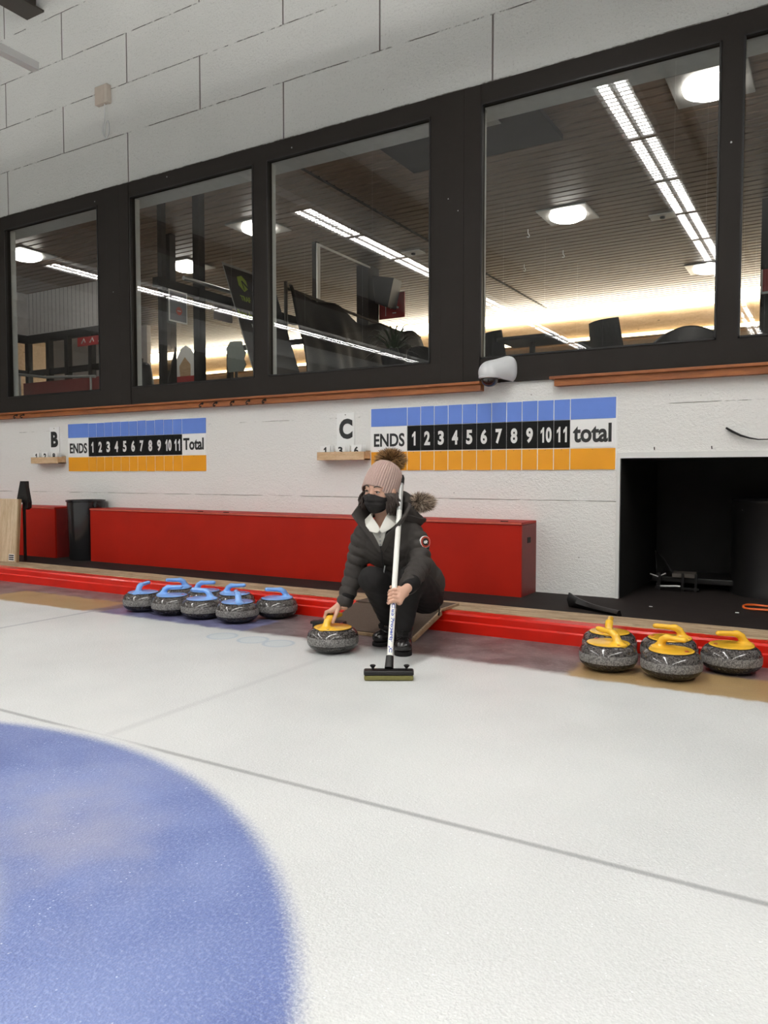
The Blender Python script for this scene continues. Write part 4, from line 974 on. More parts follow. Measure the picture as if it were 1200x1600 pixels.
# limbs and trunk under the clothes
def f_body(P):
    d = seg(P, hp_(0, -0.02, -0.06), (-0.055, 0.01, 0.66), 0.050, 0.056)
    d = su(d, seg(P, (-0.17, -0.02, 0.632), (0.07, 0.0, 0.638), 0.050), 0.05)
    d = su(d, ell(P, (-0.05, 0.01, 0.56), (0.13, 0.085, 0.12)), 0.05)
    d = su(d, seg(P, (-0.02, 0.04, 0.50), (0.12, 0.17, 0.33), 0.095, 0.105), 0.05)
    d = su(d, seg(P, (-0.19, -0.02, 0.625), (-0.222, 0.03, 0.43), 0.042, 0.036), 0.02)
    d = su(d, seg(P, (-0.222, 0.03, 0.43), (-0.285, -0.035, 0.245), 0.036, 0.024), 0.02)
    d = su(d, seg(P, (0.09, -0.01, 0.63), (0.125, -0.10, 0.47), 0.042, 0.036), 0.02)
    d = su(d, seg(P, (0.125, -0.10, 0.47), (0.030, -0.365, 0.365), 0.036, 0.024), 0.02)
    d = su(d, seg(P, (0.06, 0.20, 0.27), (-0.13, -0.16, 0.405), 0.072, 0.052), 0.03)
    d = su(d, seg(P, (-0.13, -0.16, 0.405), (-0.045, 0.11, 0.11), 0.046, 0.032), 0.02)
    d = su(d, seg(P, (0.18, 0.19, 0.27), (0.07, -0.19, 0.415), 0.075, 0.052), 0.03)
    d = su(d, seg(P, (0.07, -0.19, 0.415), (0.036, -0.08, 0.11), 0.046, 0.032), 0.02)
    d = su(d, seg(P, (0.035, -0.07, 0.065), (0.03, -0.135, 0.05), 0.026, 0.022), 0.02)
    d = su(d, seg(P, (-0.03, 0.12, 0.065), (-0.09, 0.095, 0.05), 0.026, 0.022), 0.02)
    return d
# hands: chains of joints, one capsule field per finger so the fingers stay apart
def hand(palm, fingers, lo, hi):
    def f(P):
        d = None
        for a, b, ra, rb_ in palm:
            e = seg(P, a, b, ra, rb_); d = e if d is None else su(d, e, 0.010)
        for ch in fingers:
            fd = None
            for (p, r0), (q, r1) in zip(ch[:-1], ch[1:]):
                e = seg(P, p, q, r0, r1); fd = e if fd is None else su(fd, e, 0.003)
            d = su(d, fd, 0.0035)
        return d
    return grid_mesh(f, lo, hi, 0.0021)
# right hand (picture left) draped over the yellow grip: grip runs from (-.372,-.075,.178) to (-.318,.02,.188)
gc = np.array([-0.343, -0.028, 0.188]); ga = np.array([0.50, 0.85, 0.05]); ga /= np.linalg.norm(ga)
gs = np.array([0.85, -0.50, 0.0]); gs /= np.linalg.norm(gs); gz = np.array([0, 0, 1.0])
def gp_(a, s, z): return gc+ga*a+gs*s+gz*z
wr = gp_(0.035, 0.040, 0.074)
palmR = [(wr, gp_(0.030, 0.016, 0.046), 0.021, 0.0165), (wr, gp_(0.000, 0.012, 0.044), 0.020, 0.0165), (gp_(0.034, 0.010, 0.038), gp_(-0.030, 0.006, 0.036), 0.0155, 0.0150), (wr, gp_(-0.018, 0.016, 0.044), 0.018, 0.0145)]
fingR = []
for k, (a, ln) in enumerate(((-0.036, 0.95), (-0.016, 1.05), (0.005, 1.0), (0.025, 0.85))):
    fingR.append([(gp_(a, 0.004, 0.037), 0.0100), (gp_(a-0.006, -0.020*ln, 0.028), 0.0092), (gp_(a-0.008, -0.029*ln, 0.002), 0.0084), (gp_(a-0.006, -0.020*ln, -0.018*ln), 0.0074)])
fingR.append([(gp_(-0.004, 0.030, 0.048), 0.0125), (gp_(-0.028, 0.036, 0.020), 0.0105), (gp_(-0.040, 0.030, -0.004), 0.0092), (gp_(-0.044, 0.024, -0.022), 0.0078)])
# left hand (picture right) closed round the broom shaft
B0 = np.array([-0.049, -0.621, 0.030]); B1 = np.array([0.024, -0.010, 0.945]); BD = (B1-B0)/np.linalg.norm(B1-B0)
be1 = np.array([1.0, 0, 0])-BD*BD[0]; be1 /= np.linalg.norm(be1); be2 = np.cross(BD, be1)
if be2[1] > 0: be2 = -be2          # toward the viewer
hcB = B0+(B1-B0)*0.355
def bp_(t, r, deg): a = math.radians(deg); return hcB+BD*t+(be1*math.cos(a)+be2*math.sin(a))*r      # deg 0 = right, 90 = viewer
wl = np.array([0.046, -0.372, 0.392])
palmL = [(wl, bp_(0.022, 0.030, 30), 0.021, 0.016), (wl, bp_(-0.006, 0.031, 22), 0.021, 0.016), (bp_(0.030, 0.029, 25), bp_(-0.034, 0.030, 15), 0.015, 0.014), (wl, bp_(-0.026, 0.032, 12), 0.018, 0.014)]
fingL = []
for k, (t, ln) in enumerate(((0.028, 0.95), (0.008, 1.05), (-0.012, 1.0), (-0.031, 0.86))):
    fingL.append([(bp_(t, 0.030, 30), 0.0100), (bp_(t-0.004, 0.0265, 30+62*ln), 0.0093), (bp_(t-0.007, 0.0245, 30+118*ln), 0.0086), (bp_(t-0.008, 0.0235, 30+172*ln), 0.0075)])
fingL.append([(bp_(0.030, 0.030, 8), 0.0125), (bp_(0.052, 0.0275, -30), 0.0108), (bp_(0.060, 0.0250, -85), 0.0095), (bp_(0.058, 0.0240, -135), 0.0080)])
body = join_mesh('body', [
    grid_mesh(f_body, (-0.36, -0.45, 0.02), (0.30, 0.34, 0.76), 0.009),
    grid_mesh(f_head, (-0.24, -0.24, 0.67), (0.08, 0.10, 1.0), 0.0028),
    hand(palmR, fingR, (-0.43, -0.13, 0.135), (-0.22, 0.09, 0.30)),
    hand(palmL, fingL, (-0.09, -0.50, 0.27), (0.11, -0.32, 0.45))], M_skin, pers)
def nails(chains, name):
    m = MB()
    for ch, out in chains:
        (p, r0), (q, r1) = ch[-2], ch[-1]; d = np.array(q)-np.array(p); d /= np.linalg.norm(d)
        o_ = out-d*(out@d); o_ /= np.linalg.norm(o_); c_ = np.array(q)+o_*r1*0.82-d*0.001; s_ = np.cross(d, o_)
        T = Matrix((tuple(s_)+(c_[0],), tuple(d)+(c_[1],), tuple(o_)+(c_[2],), (0, 0, 0, 1)))
        m.box(-0.0045, 0.0045, -0.0055, 0.0055, -0.001, 0.0016, 0.0012, mat=T)
    return m.build(name, plain('nail_varnish', (0.62, 0.40, 0.34), 0.25), body, sm=True)
nails([(c, -gs) for c in fingR[:4]]+[(fingR[4], gs)]+[(c, np.array(c[-1][0])-(hcB+BD*((np.array(c[-1][0])-hcB)@BD))) for c in fingL], 'fingernail')
# eyes, brows, lashes
M_eye = G('eye'); x, y, z = M_eye.xyz(); rr_ = M_eye.f('SQRT', M_eye.f('ADD', M_eye.f('MULTIPLY', x, x), M_eye.f('MULTIPLY', z, z)))
c = M_eye.mix(M_eye.step(rr_, 0.0052, 0.0060, 1, 0), (0.36, 0.32, 0.30), (0.04, 0.02, 0.010)); c = M_eye.mix(M_eye.step(rr_, 0.0022, 0.0027, 1, 0), c, (0.004, 0.004, 0.004)); M_eye.set(c, 0.08)
RM_ = Matrix((tuple(Sv), tuple(Fv), tuple(Uv))).transposed().to_4x4()
for sg_ in (-1, 1):
    V = MB(); t = bmesh.new(); bmesh.ops.create_uvsphere(t, u_segments=24, v_segments=16, radius=0.0118); V.merge(t)
    e = V.build('eye', M_eye.m, body, sm=True, ang=180); e.location = hp_(sg_*0.031, 0.0745, 0.0105); e.rotation_euler = (RM_ @ Matrix.Rotation(0.12, 4, 'Z')).to_euler()
    MB().tube([hp_(sg_*a, f_, u) for a, f_, u in ((0.015, 0.0915, 0.034), (0.024, 0.0895, 0.0395), (0.036, 0.084, 0.041), (0.048, 0.073, 0.036), (0.053, 0.067, 0.031))], [0.0022, 0.0032, 0.0030, 0.0022, 0.001], 8).build('eyebrow', M_hair, body, sm=True)
    MB().tube([hp_(sg_*a, f_, u) for a, f_, u in ((0.0185, 0.0855, 0.011), (0.024, 0.0875, 0.0155), (0.031, 0.0875, 0.0170), (0.039, 0.085, 0.0150), (0.047, 0.079, 0.0125))], [0.0008, 0.0014, 0.0018, 0.0018, 0.0008], 6).build('eyelash', M_hair, body, sm=True)
# face mask
def f_mask(P):
    Q = toH(P)
    d = head_field(Q)-0.0055
    d = su(d, ell(Q, (0, 0.048, -0.045), (0.052, 0.062, 0.050)), 0.02)
    d = su(d, seg(Q, (0, 0.092, 0.002), (0, 0.113, -0.022), 0.010, 0.010), 0.02)
    inner = d+0.004
    d = d-0.0016*np.cos((Q[..., 2]+0.03)*260)*np.exp(-((Q[..., 2]+0.045)/0.03)**2)
    top = Q[..., 2]-(0.004-0.30*np.abs(Q[..., 0])+0.04*0)
    bot = -(Q[..., 2]+0.108)+0.0*Q[..., 0]
    back = 0.018-Q[..., 1]
    d = np.maximum(np.maximum(np.maximum(d, top), bot), back)
    return np.maximum(d, -inner)
join_mesh('face_mask', [grid_mesh(f_mask, (-0.24, -0.24, 0.72), (0.02, 0.02, 0.90), 0.0026)], M_mask, pers)
for sg_ in (-1, 1):
    MB().tube([hp_(sg_*0.060, 0.040, -0.012), hp_(sg_*0.073, 0.015, 0.004), hp_(sg_*0.080, -0.010, 0.014), hp_(sg_*0.084, -0.022, 0.0), hp_(sg_*0.077, -0.008, -0.035), hp_(sg_*0.064, 0.03, -0.06)], 0.0018, 6).build('ear_loop', M_mask, pers, sm=True)
# hair below the hat
hm = MB(); hr_ = random.Random(11)
for sg_ in (-1, 1):
    for k in range(120):
        f0 = hr_.uniform(-0.075, 0.050); s0 = 0.074*math.sqrt(max(0.1, 1-(f0/0.115)**2))+0.004; out = hr_.uniform(0.0, 0.034); L_ = hr_.uniform(0.085, 0.145); wv = hr_.uniform(0, 6.3); fs = hr_.uniform(-0.012, 0.022)
        P_ = []
        for q in range(9):
            t_ = q/8; P_.append(hp_(sg_*(s0*(0.93+0.07*min(1, t_*4))+out*math.sin(t_*2.4)+0.009*math.sin(wv+t_*6)), f0+fs*t_+0.005*math.cos(wv+t_*5), 0.004-t_*L_*0.82))
        hm.tube(P_, [0.0042, 0.0046, 0.005, 0.005, 0.005, 0.0046, 0.004, 0.003, 0.0008], 5)
for k in range(60):
    s0 = hr_.uniform(-0.07, 0.07); P_ = []
    for q in range(7):
        t_ = q/6; P_.append(hp_(s0*(1+0.1*t_), -0.10+0.25*(s0*s0)/0.07-0.012*math.sin(t_*3), 0.02-t_*0.14))
    hm.tube(P_, [0.006]*6+[0.001], 5)
hm.build('hair', M_hair, pers, sm=True)
# ribbed hat
hu = Uv+Sv*0.07-Fv*0.50; hu /= np.linalg.norm(hu); hs = Sv-hu*(Sv@hu); hs /= np.linalg.norm(hs); hf = np.cross(hu, hs)
if hf@Fv < 0: hf = -hf
hc_ = HC+Uv*0.006+Fv*-0.014-Sv*0.012
N = 360; prof = [(1.00, -0.004, 0.5), (1.035, -0.001, 1), (1.045, 0.015, 1), (1.05, 0.040, 1), (1.03, 0.070, 1), (0.985, 0.095, 1), (0.90, 0.122, 1), (0.78, 0.142, 1), (0.62, 0.157, 1), (0.42, 0.167, 0.8), (0.22, 0.173, 0.5), (0.06, 0.175, 0.2), (0.001, 0.175, 0)]
# refine the profile
pp = []
for i in range(len(prof)-1):
    for q in range(4):
        t_ = q/4; pp.append(tuple(prof[i][j]*(1-t_)+prof[i+1][j]*t_ for j in range(3)))
pp.append(prof[-1]); V = []; F = []
for r_, h_, rb_ in pp:
    for k in range(N):
        a_ = 2*PI*k/N; rib = 1+0.045*rb_*(abs(math.cos(22*a_))-0.6)
        dr_ = 0.062*0.5*(1-math.sin(a_))*max(0.0, 1-max(h_, 0)/0.09)
        V.append(hc_+hs*(0.0875*r_*rib*math.cos(a_))+hf*((0.110*r_*rib)*math.sin(a_))+hu*(h_-0.008-dr_))
M_ = len(pp)
for i in range(M_-1):
    for k in range(N): F.append([i*N+k, i*N+(k+1) % N, (i+1)*N+(k+1) % N, (i+1)*N+k])
g = G('dusty_rose_knit'); n = g.noise(260, 2); g.set(g.mix(n, (0.34, 0.235, 0.205), (0.47, 0.345, 0.31)), 0.95, 0, 0.15); g.bump(g.noise(420, 2), 0.4, 0.002)
m = MB(); m._add([Vector(v) for v in V], F); hat = m.build('knit_hat', g.m, pers, sm=True, ang=180)
hat.modifiers.new('solid', 'SOLIDIFY').thickness = 0.004
# pompom and hood trim of fur
def fur(name, centre, rad, count, length, mats, parent, squash=(1, 1, 1), lean=(0, 0, 0)):
    r_ = np.random.default_rng(len(name)); m = MB()
    for k in range(count):
        v = r_.normal(size=3); v /= np.linalg.norm(v); root = np.array(centre)+v*rad*0.35*np.array(squash)
        L_ = length*r_.uniform(0.65, 1.25); d = v+r_.normal(size=3)*0.28+np.array(lean); d /= np.linalg.norm(d)
        bend = r_.normal(size=3)*0.22; tip = root+(d*np.array(squash))*L_; mid = root+(d*np.array(squash))*L_*0.55+bend*L_*0.25
        m.tube([root, mid, tip], [0.0024, 0.0018, 0.0003], 3, cap=False, mi=0 if r_.random() < 0.6 else 1)
    t_ = bmesh.new(); bmesh.ops.create_uvsphere(t_, u_segments=20, v_segments=12, radius=rad*0.55); m.merge(t_, Matrix.Translation(centre) @ Matrix.Diagonal((*squash, 1)), 1)
    o = m.build(name, mats, parent, sm=True); return o
M_furA = plain('tan_fur', (0.42, 0.25, 0.11), 0.7, 0, 0.3, 0.5, 60); M_furB = plain('dark_brown_fur', (0.055, 0.026, 0.013), 0.7, 0, 0.3, 0.5, 60)
top = hc_+hu*0.182
fur('pompom', top+np.array([-0.006, 0.030, -0.004]), 0.050, 4200, 0.064, [M_furA, M_furB], pers, (1.05, 1.0, 0.80), (0.15, 0, 0.0))
# jacket
LA = 0.052
def f_jack(P):
    d = ell(P, (-0.05, 0.005, 0.575), (0.168, 0.112, 0.125))
    d = su(d, seg(P, (-0.165, -0.02, 0.628), (0.065, 0.0, 0.634), 0.070, 0.070), 0.03)
    tr_ = seg(P, (-0.045, 0.0, 0.60), (0.03, 0.07, 0.47), 0.136, 0.142, 0.07, 0.075)
    d = su(d, tr_, 0.03)
    d = su(d, seg(P, (0.03, 0.07, 0.47), (0.150, 0.185, 0.335), 0.142, 0.126, 0.08, 0.085), 0.02)
    d = np.maximum(d, -(P[..., 2]-0.245-0.30*np.clip(0.18-P[..., 0], 0, 1)-0.35*np.clip(0.12-P[..., 1], 0, 1)))
    a = seg(P, (-0.180, -0.02, 0.622), (-0.228, 0.032, 0.430), 0.070, 0.060, 0.24, LA)
    a = su(a, seg(P, (-0.228, 0.032, 0.430), (-0.281, -0.022, 0.272), 0.060, 0.046, 0.24, LA), 0.014)
    d = su(d, a, 0.014)
    b = seg(P, (0.092, -0.01, 0.625), (0.122, -0.100, 0.478), 0.072, 0.064, 0.24, LA)
    b = su(b, seg(P, (0.122, -0.100, 0.478), (0.052, -0.315, 0.398), 0.064, 0.050, 0.24, LA), 0.014)
    d = su(d, b, 0.014)
    # V opening at the chest and room for the neck
    q = P-np.array((-0.088, -0.10, 0.555), np.float32)
    v = np.abs(q[..., 0]+0.12*q[..., 2])-0.40*np.clip(q[..., 2], 0, 1)-0.002
    v = np.maximum(v, P[..., 1]+0.055)
    v = np.maximum(v, -(q[..., 2]-0.02))
    d = np.maximum(d, -v)
    d = cut(d, seg(P, (-0.065, -0.04, 0.74), (-0.062, -0.02, 0.62), 0.070, 0.055), 0.008)
    wrk = np.sin(P[..., 0]*95+P[..., 2]*60+3*np.sin(P[..., 1]*30))*np.sin(P[..., 2]*120-P[..., 1]*40)
    return d+0.0016*wrk
jk = join_mesh('jacket', [grid_mesh(f_jack, (-0.36, -0.40, 0.20), (0.32, 0.36, 0.76), 0.0052)], M_jack, pers)
# stand collar flaps, lying open
def strip(name, path, widths, dirs, th, mat, parent):
    """a thick cloth strip: path points, half widths, width directions"""
    V = []; F = []; n_ = len(path)
    for p, w_, d_ in zip(path, widths, dirs):
        p = np.array(p); d_ = np.array(d_, float); d_ /= np.linalg.norm(d_)
        V += [p-d_*w_, p+d_*w_]
    m = MB(); nrm = []
    for i in range(n_):
        t_ = np.array(path[min(i+1, n_-1)])-np.array(path[max(i-1, 0)]); k = np.cross(t_, np.array(dirs[i], float)); k /= np.linalg.norm(k); nrm.append(k)
    VV = []
    for i in range(n_):
        VV += [V[2*i]+nrm[i]*th, V[2*i+1]+nrm[i]*th, V[2*i+1]-nrm[i]*th, V[2*i]-nrm[i]*th]
    for i in range(n_-1):
        for j in range(4): F.append([i*4+j, i*4+(j+1) % 4, (i+1)*4+(j+1) % 4, (i+1)*4+j])
    F += [[0, 1, 2, 3], [(n_-1)*4+3, (n_-1)*4+2, (n_-1)*4+1, (n_-1)*4]]
    m._add([Vector(v) for v in VV], F)
    o = m.build(name, mat, parent, sm=True, ang=70)
    b = o.modifiers.new('bev', 'BEVEL'); b.width = 0.003; b.segments = 2; s_ = o.modifiers.new('sub', 'SUBSURF'); s_.levels = 1; s_.render_levels = 2
    return o
strip('collar_flap', [(-0.092, -0.138, 0.545), (-0.125, -0.150, 0.610), (-0.168, -0.145, 0.668), (-0.205, -0.115, 0.715), (-0.190, -0.04, 0.745), (-0.12, 0.04, 0.755)],
      [0.008, 0.024, 0.036, 0.046, 0.045, 0.035], [(-1, -.2, .1), (-1, -.1, .35), (-1, -.1, .55), (-.85, -.1, .75), (-.5, 0, 1), (-.1, .3, 1)], 0.008, M_jack, jk)
strip('collar_flap', [(-0.082, -0.140, 0.545), (-0.058, -0.165, 0.600), (-0.030, -0.190, 0.655), (0.010, -0.198, 0.705), (0.040, -0.160, 0.745), (0.055, -0.08, 0.765), (0.020, 0.02, 0.765)],
      [0.008, 0.022, 0.032, 0.044, 0.048, 0.046, 0.035], [(1, -.2, .1), (1, -.1, .25), (1, 0, .4), (.8, 0, .75), (.5, 0, 1), (.3, 0, 1), (0, .3, 1)], 0.008, M_jack, jk)
# hood lying behind the neck, with its fur
def f_hood(P):
    d = ell(P, (0.018, 0.055, 0.765), (0.088, 0.085, 0.098))
    d = su(d, seg(P, (0.02, 0.03, 0.74), (0.115, 0.04, 0.700), 0.060, 0.034), 0.03)
    d = cut(d, ell(P, (-0.06, -0.01, 0.80), (0.095, 0.085, 0.13)), 0.01)
    return d+0.0025*np.sin(P[..., 0]*70+P[..., 2]*90)
join_mesh('hood', [grid_mesh(f_hood, (-0.10, -0.06, 0.64), (0.18, 0.17, 0.90), 0.0052)], M_jack, jk)
strip('hood_flap', [(0.03, -0.03, 0.715), (0.075, -0.025, 0.708), (0.115, -0.01, 0.695), (0.155, 0.02, 0.708)], [0.030, 0.032, 0.026, 0.010], [(0, -.6, 1), (.1, -.6, 1), (.1, -.6, 1), (.1, -.6, 1)], 0.007, M_jack, jk)
M_furC = plain('grey_tan_fur', (0.52, 0.42, 0.33), 0.7, 0, 0.3, 0.4, 60); M_furD = plain('grey_brown_fur', (0.12, 0.085, 0.06), 0.7, 0, 0.3, 0.4, 60)
fur('fur_trim', (0.120, 0.045, 0.800), 0.045, 2600, 0.055, [M_furC, M_furD], jk, (1.35, 0.8, 0.80), (0.25, 0, -0.30))
# zips, cuffs, drawcord, emblem
MB().tube([(-0.084, -0.150, 0.560), (-0.078, -0.147, 0.500), (-0.066, -0.140, 0.43)], 0.0045, 6).build('zip', M_cuff, jk, sm=True)
MB().tube([(-0.066, -0.168, 0.478), (-0.070, -0.170, 0.455), (-0.073, -0.166, 0.435)], 0.0028, 6).build('zip_pull', M_alu, jk, sm=True)
join_mesh('cuff', [grid_mesh(lambda P: np.maximum(seg(P, (-0.268, -0.018, 0.300), tuple(wr), 0.042, 0.031), (P-wr.astype(np.float32))@((wr-np.array([-0.268, -0.018, 0.300]))/np.linalg.norm(wr-np.array([-0.268, -0.018, 0.300]))).astype(np.float32)-0.002), (-0.34, -0.09, 0.20), (-0.20, 0.06, 0.36), 0.004)], M_cuff, jk)
c0 = np.array([0.070, -0.300, 0.405])
join_mesh('cuff', [grid_mesh(lambda P: np.maximum(seg(P, tuple(c0), tuple(wl), 0.044, 0.033), (P-wl.astype(np.float32))@((wl-c0)/np.linalg.norm(wl-c0)).astype(np.float32)-0.002), (-0.02, -0.43, 0.32), (0.15, -0.22, 0.47), 0.004)], M_cuff, jk)
MB().tube([(0.235, 0.10, 0.24), (0.238, 0.09, 0.20), (0.232, 0.085, 0.17)], [0.003, 0.003, 0.006], 6).build('drawcord', M_cuff, jk, sm=True)
emn = Vector((0.55, -0.83, 0.12)).normalized(); em = empty('arm_emblem', (0.146, -0.088, 0.595), 0, jk)
em.rotation_euler = emn.to_track_quat('Z', 'Y').to_euler()
MB().lathe([(0.032, -0.006), (0.032, 0.004), (0.030, 0.005)], 32).build('emblem_disc', M_wletter, em)
MB().lathe([(0.0295, 0.004), (0.0295, 0.0062)], 32).build('emblem_ring', M_dotr, em)
MB().lathe([(0.0205, 0.005), (0.0205, 0.0072)], 32).build('emblem_centre', M_letter, em)
m = MB(); m.prism([(-0.013, -0.004), (-0.010, 0.007), (-0.003, 0.005), (0.002, 0.010), (0.008, 0.006), (0.013, 0.002), (0.008, -0.003), (0.010, -0.009), (0.001, -0.007), (-0.006, -0.010)], 0.0070, 0.0082, Matrix(((1, 0, 0, 0), (0, 0, 1, 0), (0, 1, 0, 0), (0, 0, 0, 1)))); m.build('emblem_shape', M_wletter, em)
# shirt
def f_shirt(P):
    d = ell(P, (-0.075, -0.015, 0.605), (0.095, 0.106, 0.100))
    d = su(d, seg(P, (-0.06, -0.035, 0.64), (-0.062, -0.02, 0.680), 0.070, 0.060), 0.02)
    q = P-np.array((-0.095, -0.10, 0.655), np.float32)
    v = np.maximum(np.abs(q[..., 0])-0.55*np.clip(q[..., 2], 0, 1), P[..., 1]+0.05)
    d = np.maximum(d, -np.maximum(v, -(q[..., 2])))
    d = cut(d, seg(P, (-0.065, -0.045, 0.76), (-0.062, -0.03, 0.66), 0.060, 0.050), 0.006)
    return d+0.0014*np.sin(P[..., 0]*130+P[..., 2]*40)
sh_ = join_mesh('shirt', [grid_mesh(f_shirt, (-0.24, -0.17, 0.45), (0.12, 0.10, 0.74), 0.0045)], M_shirt, pers)
for pth, wd, dr in (([(-0.098, -0.155, 0.655), (-0.122, -0.150, 0.672), (-0.152, -0.128, 0.697), (-0.160, -0.07, 0.722), (-0.13, 0.0, 0.735)], [0.012, 0.028, 0.036, 0.030, 0.022], [(-.7, -.1, -.8), (-.7, -.1, -.8), (-.6, -.2, -.7), (-.6, -.1, -.6), (-.3, 0, -1)]),
                    ([(-0.088, -0.157, 0.655), (-0.062, -0.155, 0.680), (-0.036, -0.135, 0.712), (-0.018, -0.08, 0.735), (-0.02, 0.0, 0.74)], [0.012, 0.026, 0.034, 0.030, 0.022], [(.7, -.1, -.8), (.7, -.1, -.8), (.7, -.2, -.6), (.6, -.1, -.6), (.3, 0, -1)])):
    strip('shirt_collar', pth, wd, dr, 0.004, M_shirt, sh_)
m = MB()
for k in range(4): m.lathe([(0.005, 0), (0.005, 0.003), (0.003, 0.004)], 10, Matrix.Translation((-0.093+0.001*k, -0.134-0.001*k, 0.645-0.020*k)) @ Matrix.Rotation(PI/2, 4, 'X'))
m.build('button', M_alu, sh_, sm=True)
# trousers
def f_pants(P):
    d = seg(P, (0.05, 0.185, 0.275), (-0.135, -0.165, 0.405), 0.092, 0.068)
    d = su(d, seg(P, (-0.135, -0.165, 0.405), (-0.047, 0.105, 0.135), 0.064, 0.044), 0.02)
    e = seg(P, (0.165, 0.175, 0.270), (0.072, -0.180, 0.412), 0.105, 0.072)
    e = su(e, seg(P, (0.072, -0.180, 0.412), (0.036, -0.085, 0.140), 0.066, 0.046), 0.02)
    d = su(d, e, 0.010); d = su(d, ell(P, (0.12, 0.20, 0.30), (0.135, 0.105, 0.12)), 0.03)
    w_ = np.sin(P[..., 2]*90+P[..., 0]*60)*np.sin(P[..., 0]*50-P[..., 1]*70)
    return d+0.0018*w_
join_mesh('trousers', [grid_mesh(f_pants, (-0.24, -0.30, 0.08), (0.32, 0.33, 0.50), 0.0055)], M_pants, pers)
# boots
def boot(toe, heel, ank, shaft, tag_):
    toe, heel, ank, shaft = [np.array(v, float) for v in (toe, heel, ank, shaft)]
    def f(P):
        d = seg(P, tuple(heel), tuple(toe), 0.040, 0.041); d = su(d, ell(P, tuple(toe+np.array([0, 0, 0.004])), (0.046, 0.046, 0.032)), 0.012)
        d = su(d, seg(P, tuple((heel*0.6+toe*0.4)+np.array([0, 0, 0.02])), tuple(ank), 0.042, 0.045), 0.02)
        d = su(d, seg(P, tuple(ank), tuple(shaft), 0.045, 0.049), 0.01)
        d = np.maximum(d, -(P[..., 2]-0.016))
        ax = (shaft-ank)/np.linalg.norm(shaft-ank); return np.maximum(d, (P-shaft.astype(np.float32))@ax.astype(np.float32))
    lo = np.minimum.reduce([toe, heel, ank, shaft])-0.07; hi = np.maximum.reduce([toe, heel, ank, shaft])+0.07; lo[2] = 0.0
    b = join_mesh('boot', [grid_mesh(f, lo, hi, 0.0034)], M_boot, pers)
    def fs(P):
        q = P.copy(); q[..., 2] = 0.0
        t2 = toe.copy(); h2 = heel.copy(); t2[2] = h2[2] = 0.0
        d = seg(q, tuple(h2), tuple(t2), 0.042, 0.047); return np.maximum(np.maximum(d, P[..., 2]-0.022), -(P[..., 2]-0.001))
    join_mesh('boot_sole', [grid_mesh(fs, lo-np.array([0, 0, 0.008]), (hi[0], hi[1], 0.04), 0.0034)], M_cuff, b)
    d = toe-heel; d[2] = 0; d /= np.linalg.norm(d); s_ = np.cross(d, (0, 0, 1)); m = MB()
    for k in range(6):
        t_ = k/5; p = (toe*(1-t_)+ank*t_)+d*(0.002+0.040*min(1, t_*1.5))+np.array([0, 0, 0.040*(1-t_)+0.010]); 
        m.tube([p-s_*0.026+d*-0.012, p+d*0.006+np.array([0, 0, 0.004]), p+s_*0.026+d*-0.012], 0.0032, 6)
    m.build('laces', M_cuff, b, sm=True)
boot((0.030, -0.132, 0.045), (0.038, -0.020, 0.045), (0.036, -0.078, 0.12), (0.037, -0.088, 0.185), 'l')
boot((-0.090, 0.098, 0.045), (-0.002, 0.150, 0.045), (-0.045, 0.108, 0.12), (-0.050, 0.092, 0.185), 'r')

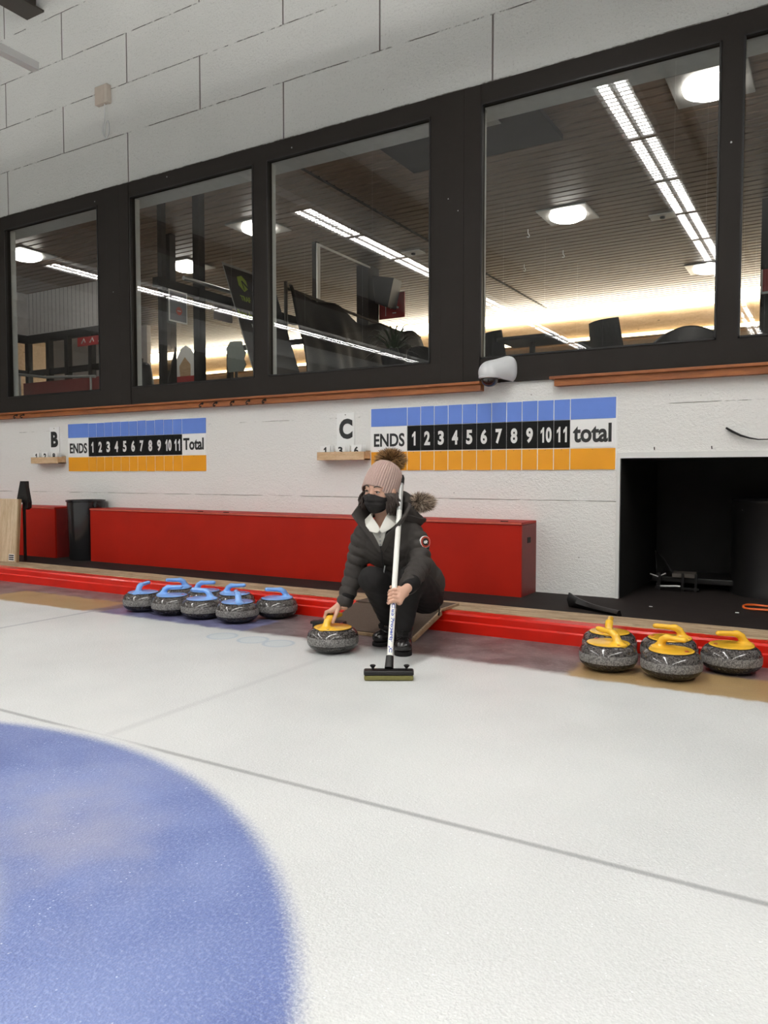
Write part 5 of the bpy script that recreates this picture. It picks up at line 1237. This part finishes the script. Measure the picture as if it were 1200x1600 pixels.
# ------------------------------------------------------------------ the broom
br = empty('curling_broom', PO, YAW); tag(br, 'white shafted curling broom with black head held upright by the crouching person', 'broom')
def bl(t): return B0+(B1-B0)*t
M_shaft = plain('white_shaft', (0.80, 0.79, 0.74), 0.28, 0, 0.5, 0.03, 9, 0, 0.3)
sh = MB().tube([bl(0.045), bl(0.3), bl(0.6), bl(0.80)], 0.0142, 24).build('shaft', M_shaft, br, sm=True)
MB().tube([bl(0.80), bl(0.955)], 0.0145, 24).build('grey_upper_shaft', M_alu, br, sm=True)
MB().tube([bl(0.952), bl(0.985), bl(1.0)], [0.0165, 0.0165, 0.012], 24).build('end_cap', M_blackp, br, sm=True)
MB().tube([bl(0.022), bl(0.075)], [0.021, 0.018], 24).build('socket', M_blackp, br, sm=True)
def f_pad(P):
    q = P-np.array(B0, np.float32); e = np.stack([q[..., 0], q[..., 1], q[..., 2]], -1)
    a = np.sqrt((np.maximum(np.abs(e[..., 0])-0.108, 0))**2+(np.maximum(np.abs(e[..., 1])-0.022, 0))**2+(np.maximum(np.abs(e[..., 2]+0.0)-0.010, 0))**2)-0.008
    return a
hd = join_mesh('broom_head', [grid_mesh(f_pad, B0-np.array([.13, .05, .028]), B0+np.array([.13, .05, .03]), 0.0035)], M_blackp, br)
for v in hd.data.vertices: v.co.z = B0[2]+0.006+(v.co.z-B0[2])*0.62
m = MB(); m.box(-0.114, 0.114, -0.030, 0.030, -0.0285, -0.004, 0.008, mat=Matrix.Translation(B0)); pd_ = m.build('scrubbing_pad', plain('olive_fabric_pad', (0.16, 0.145, 0.055), 0.9, 0, 0.1, 0.2, 60), br)
for sx in (-0.074, 0.083):
    MB().lathe([(0.006, 0.012), (0.005, 0.020), (0.013, 0.030), (0.014, 0.034), (0.008, 0.037)], 18, Matrix.Translation(B0+np.array([sx, 0.0, 0.004]))).build('knob', M_blackp, hd, sm=True)
# lettering that runs down the shaft
M_bl = plain('blue_lettering', (0.02, 0.05, 0.30), 0.5)
def shaft_text(body, t0, t1, h):
    me = text_mesh(body, 1.0, 0.03); co = np.zeros(len(me.vertices)*3, dtype=np.float32); me.vertices.foreach_get('co', co); co = co.reshape(-1, 3)
    lo_, hi_ = co.min(0), co.max(0); L_ = np.linalg.norm(B1-B0); out = []
    for c_ in co:
        t_ = t0+(t1-t0)*(c_[0]-lo_[0])/(hi_[0]-lo_[0]); a_ = ((c_[1]-lo_[1])/(hi_[1]-lo_[1])-0.5)*h/0.0145
        out.append(bl(t_)+(be2*math.cos(a_)+be1*math.sin(a_))*(0.0146+c_[2]*0.2))
    me.vertices.foreach_set('co', np.array(out, dtype=np.float32).ravel()); me.update(); return link('lettering', me, M_bl, sh)
shaft_text('Club Property', 0.315, 0.135, 0.021); shaft_text('JC', 0.118, 0.088, 0.019)
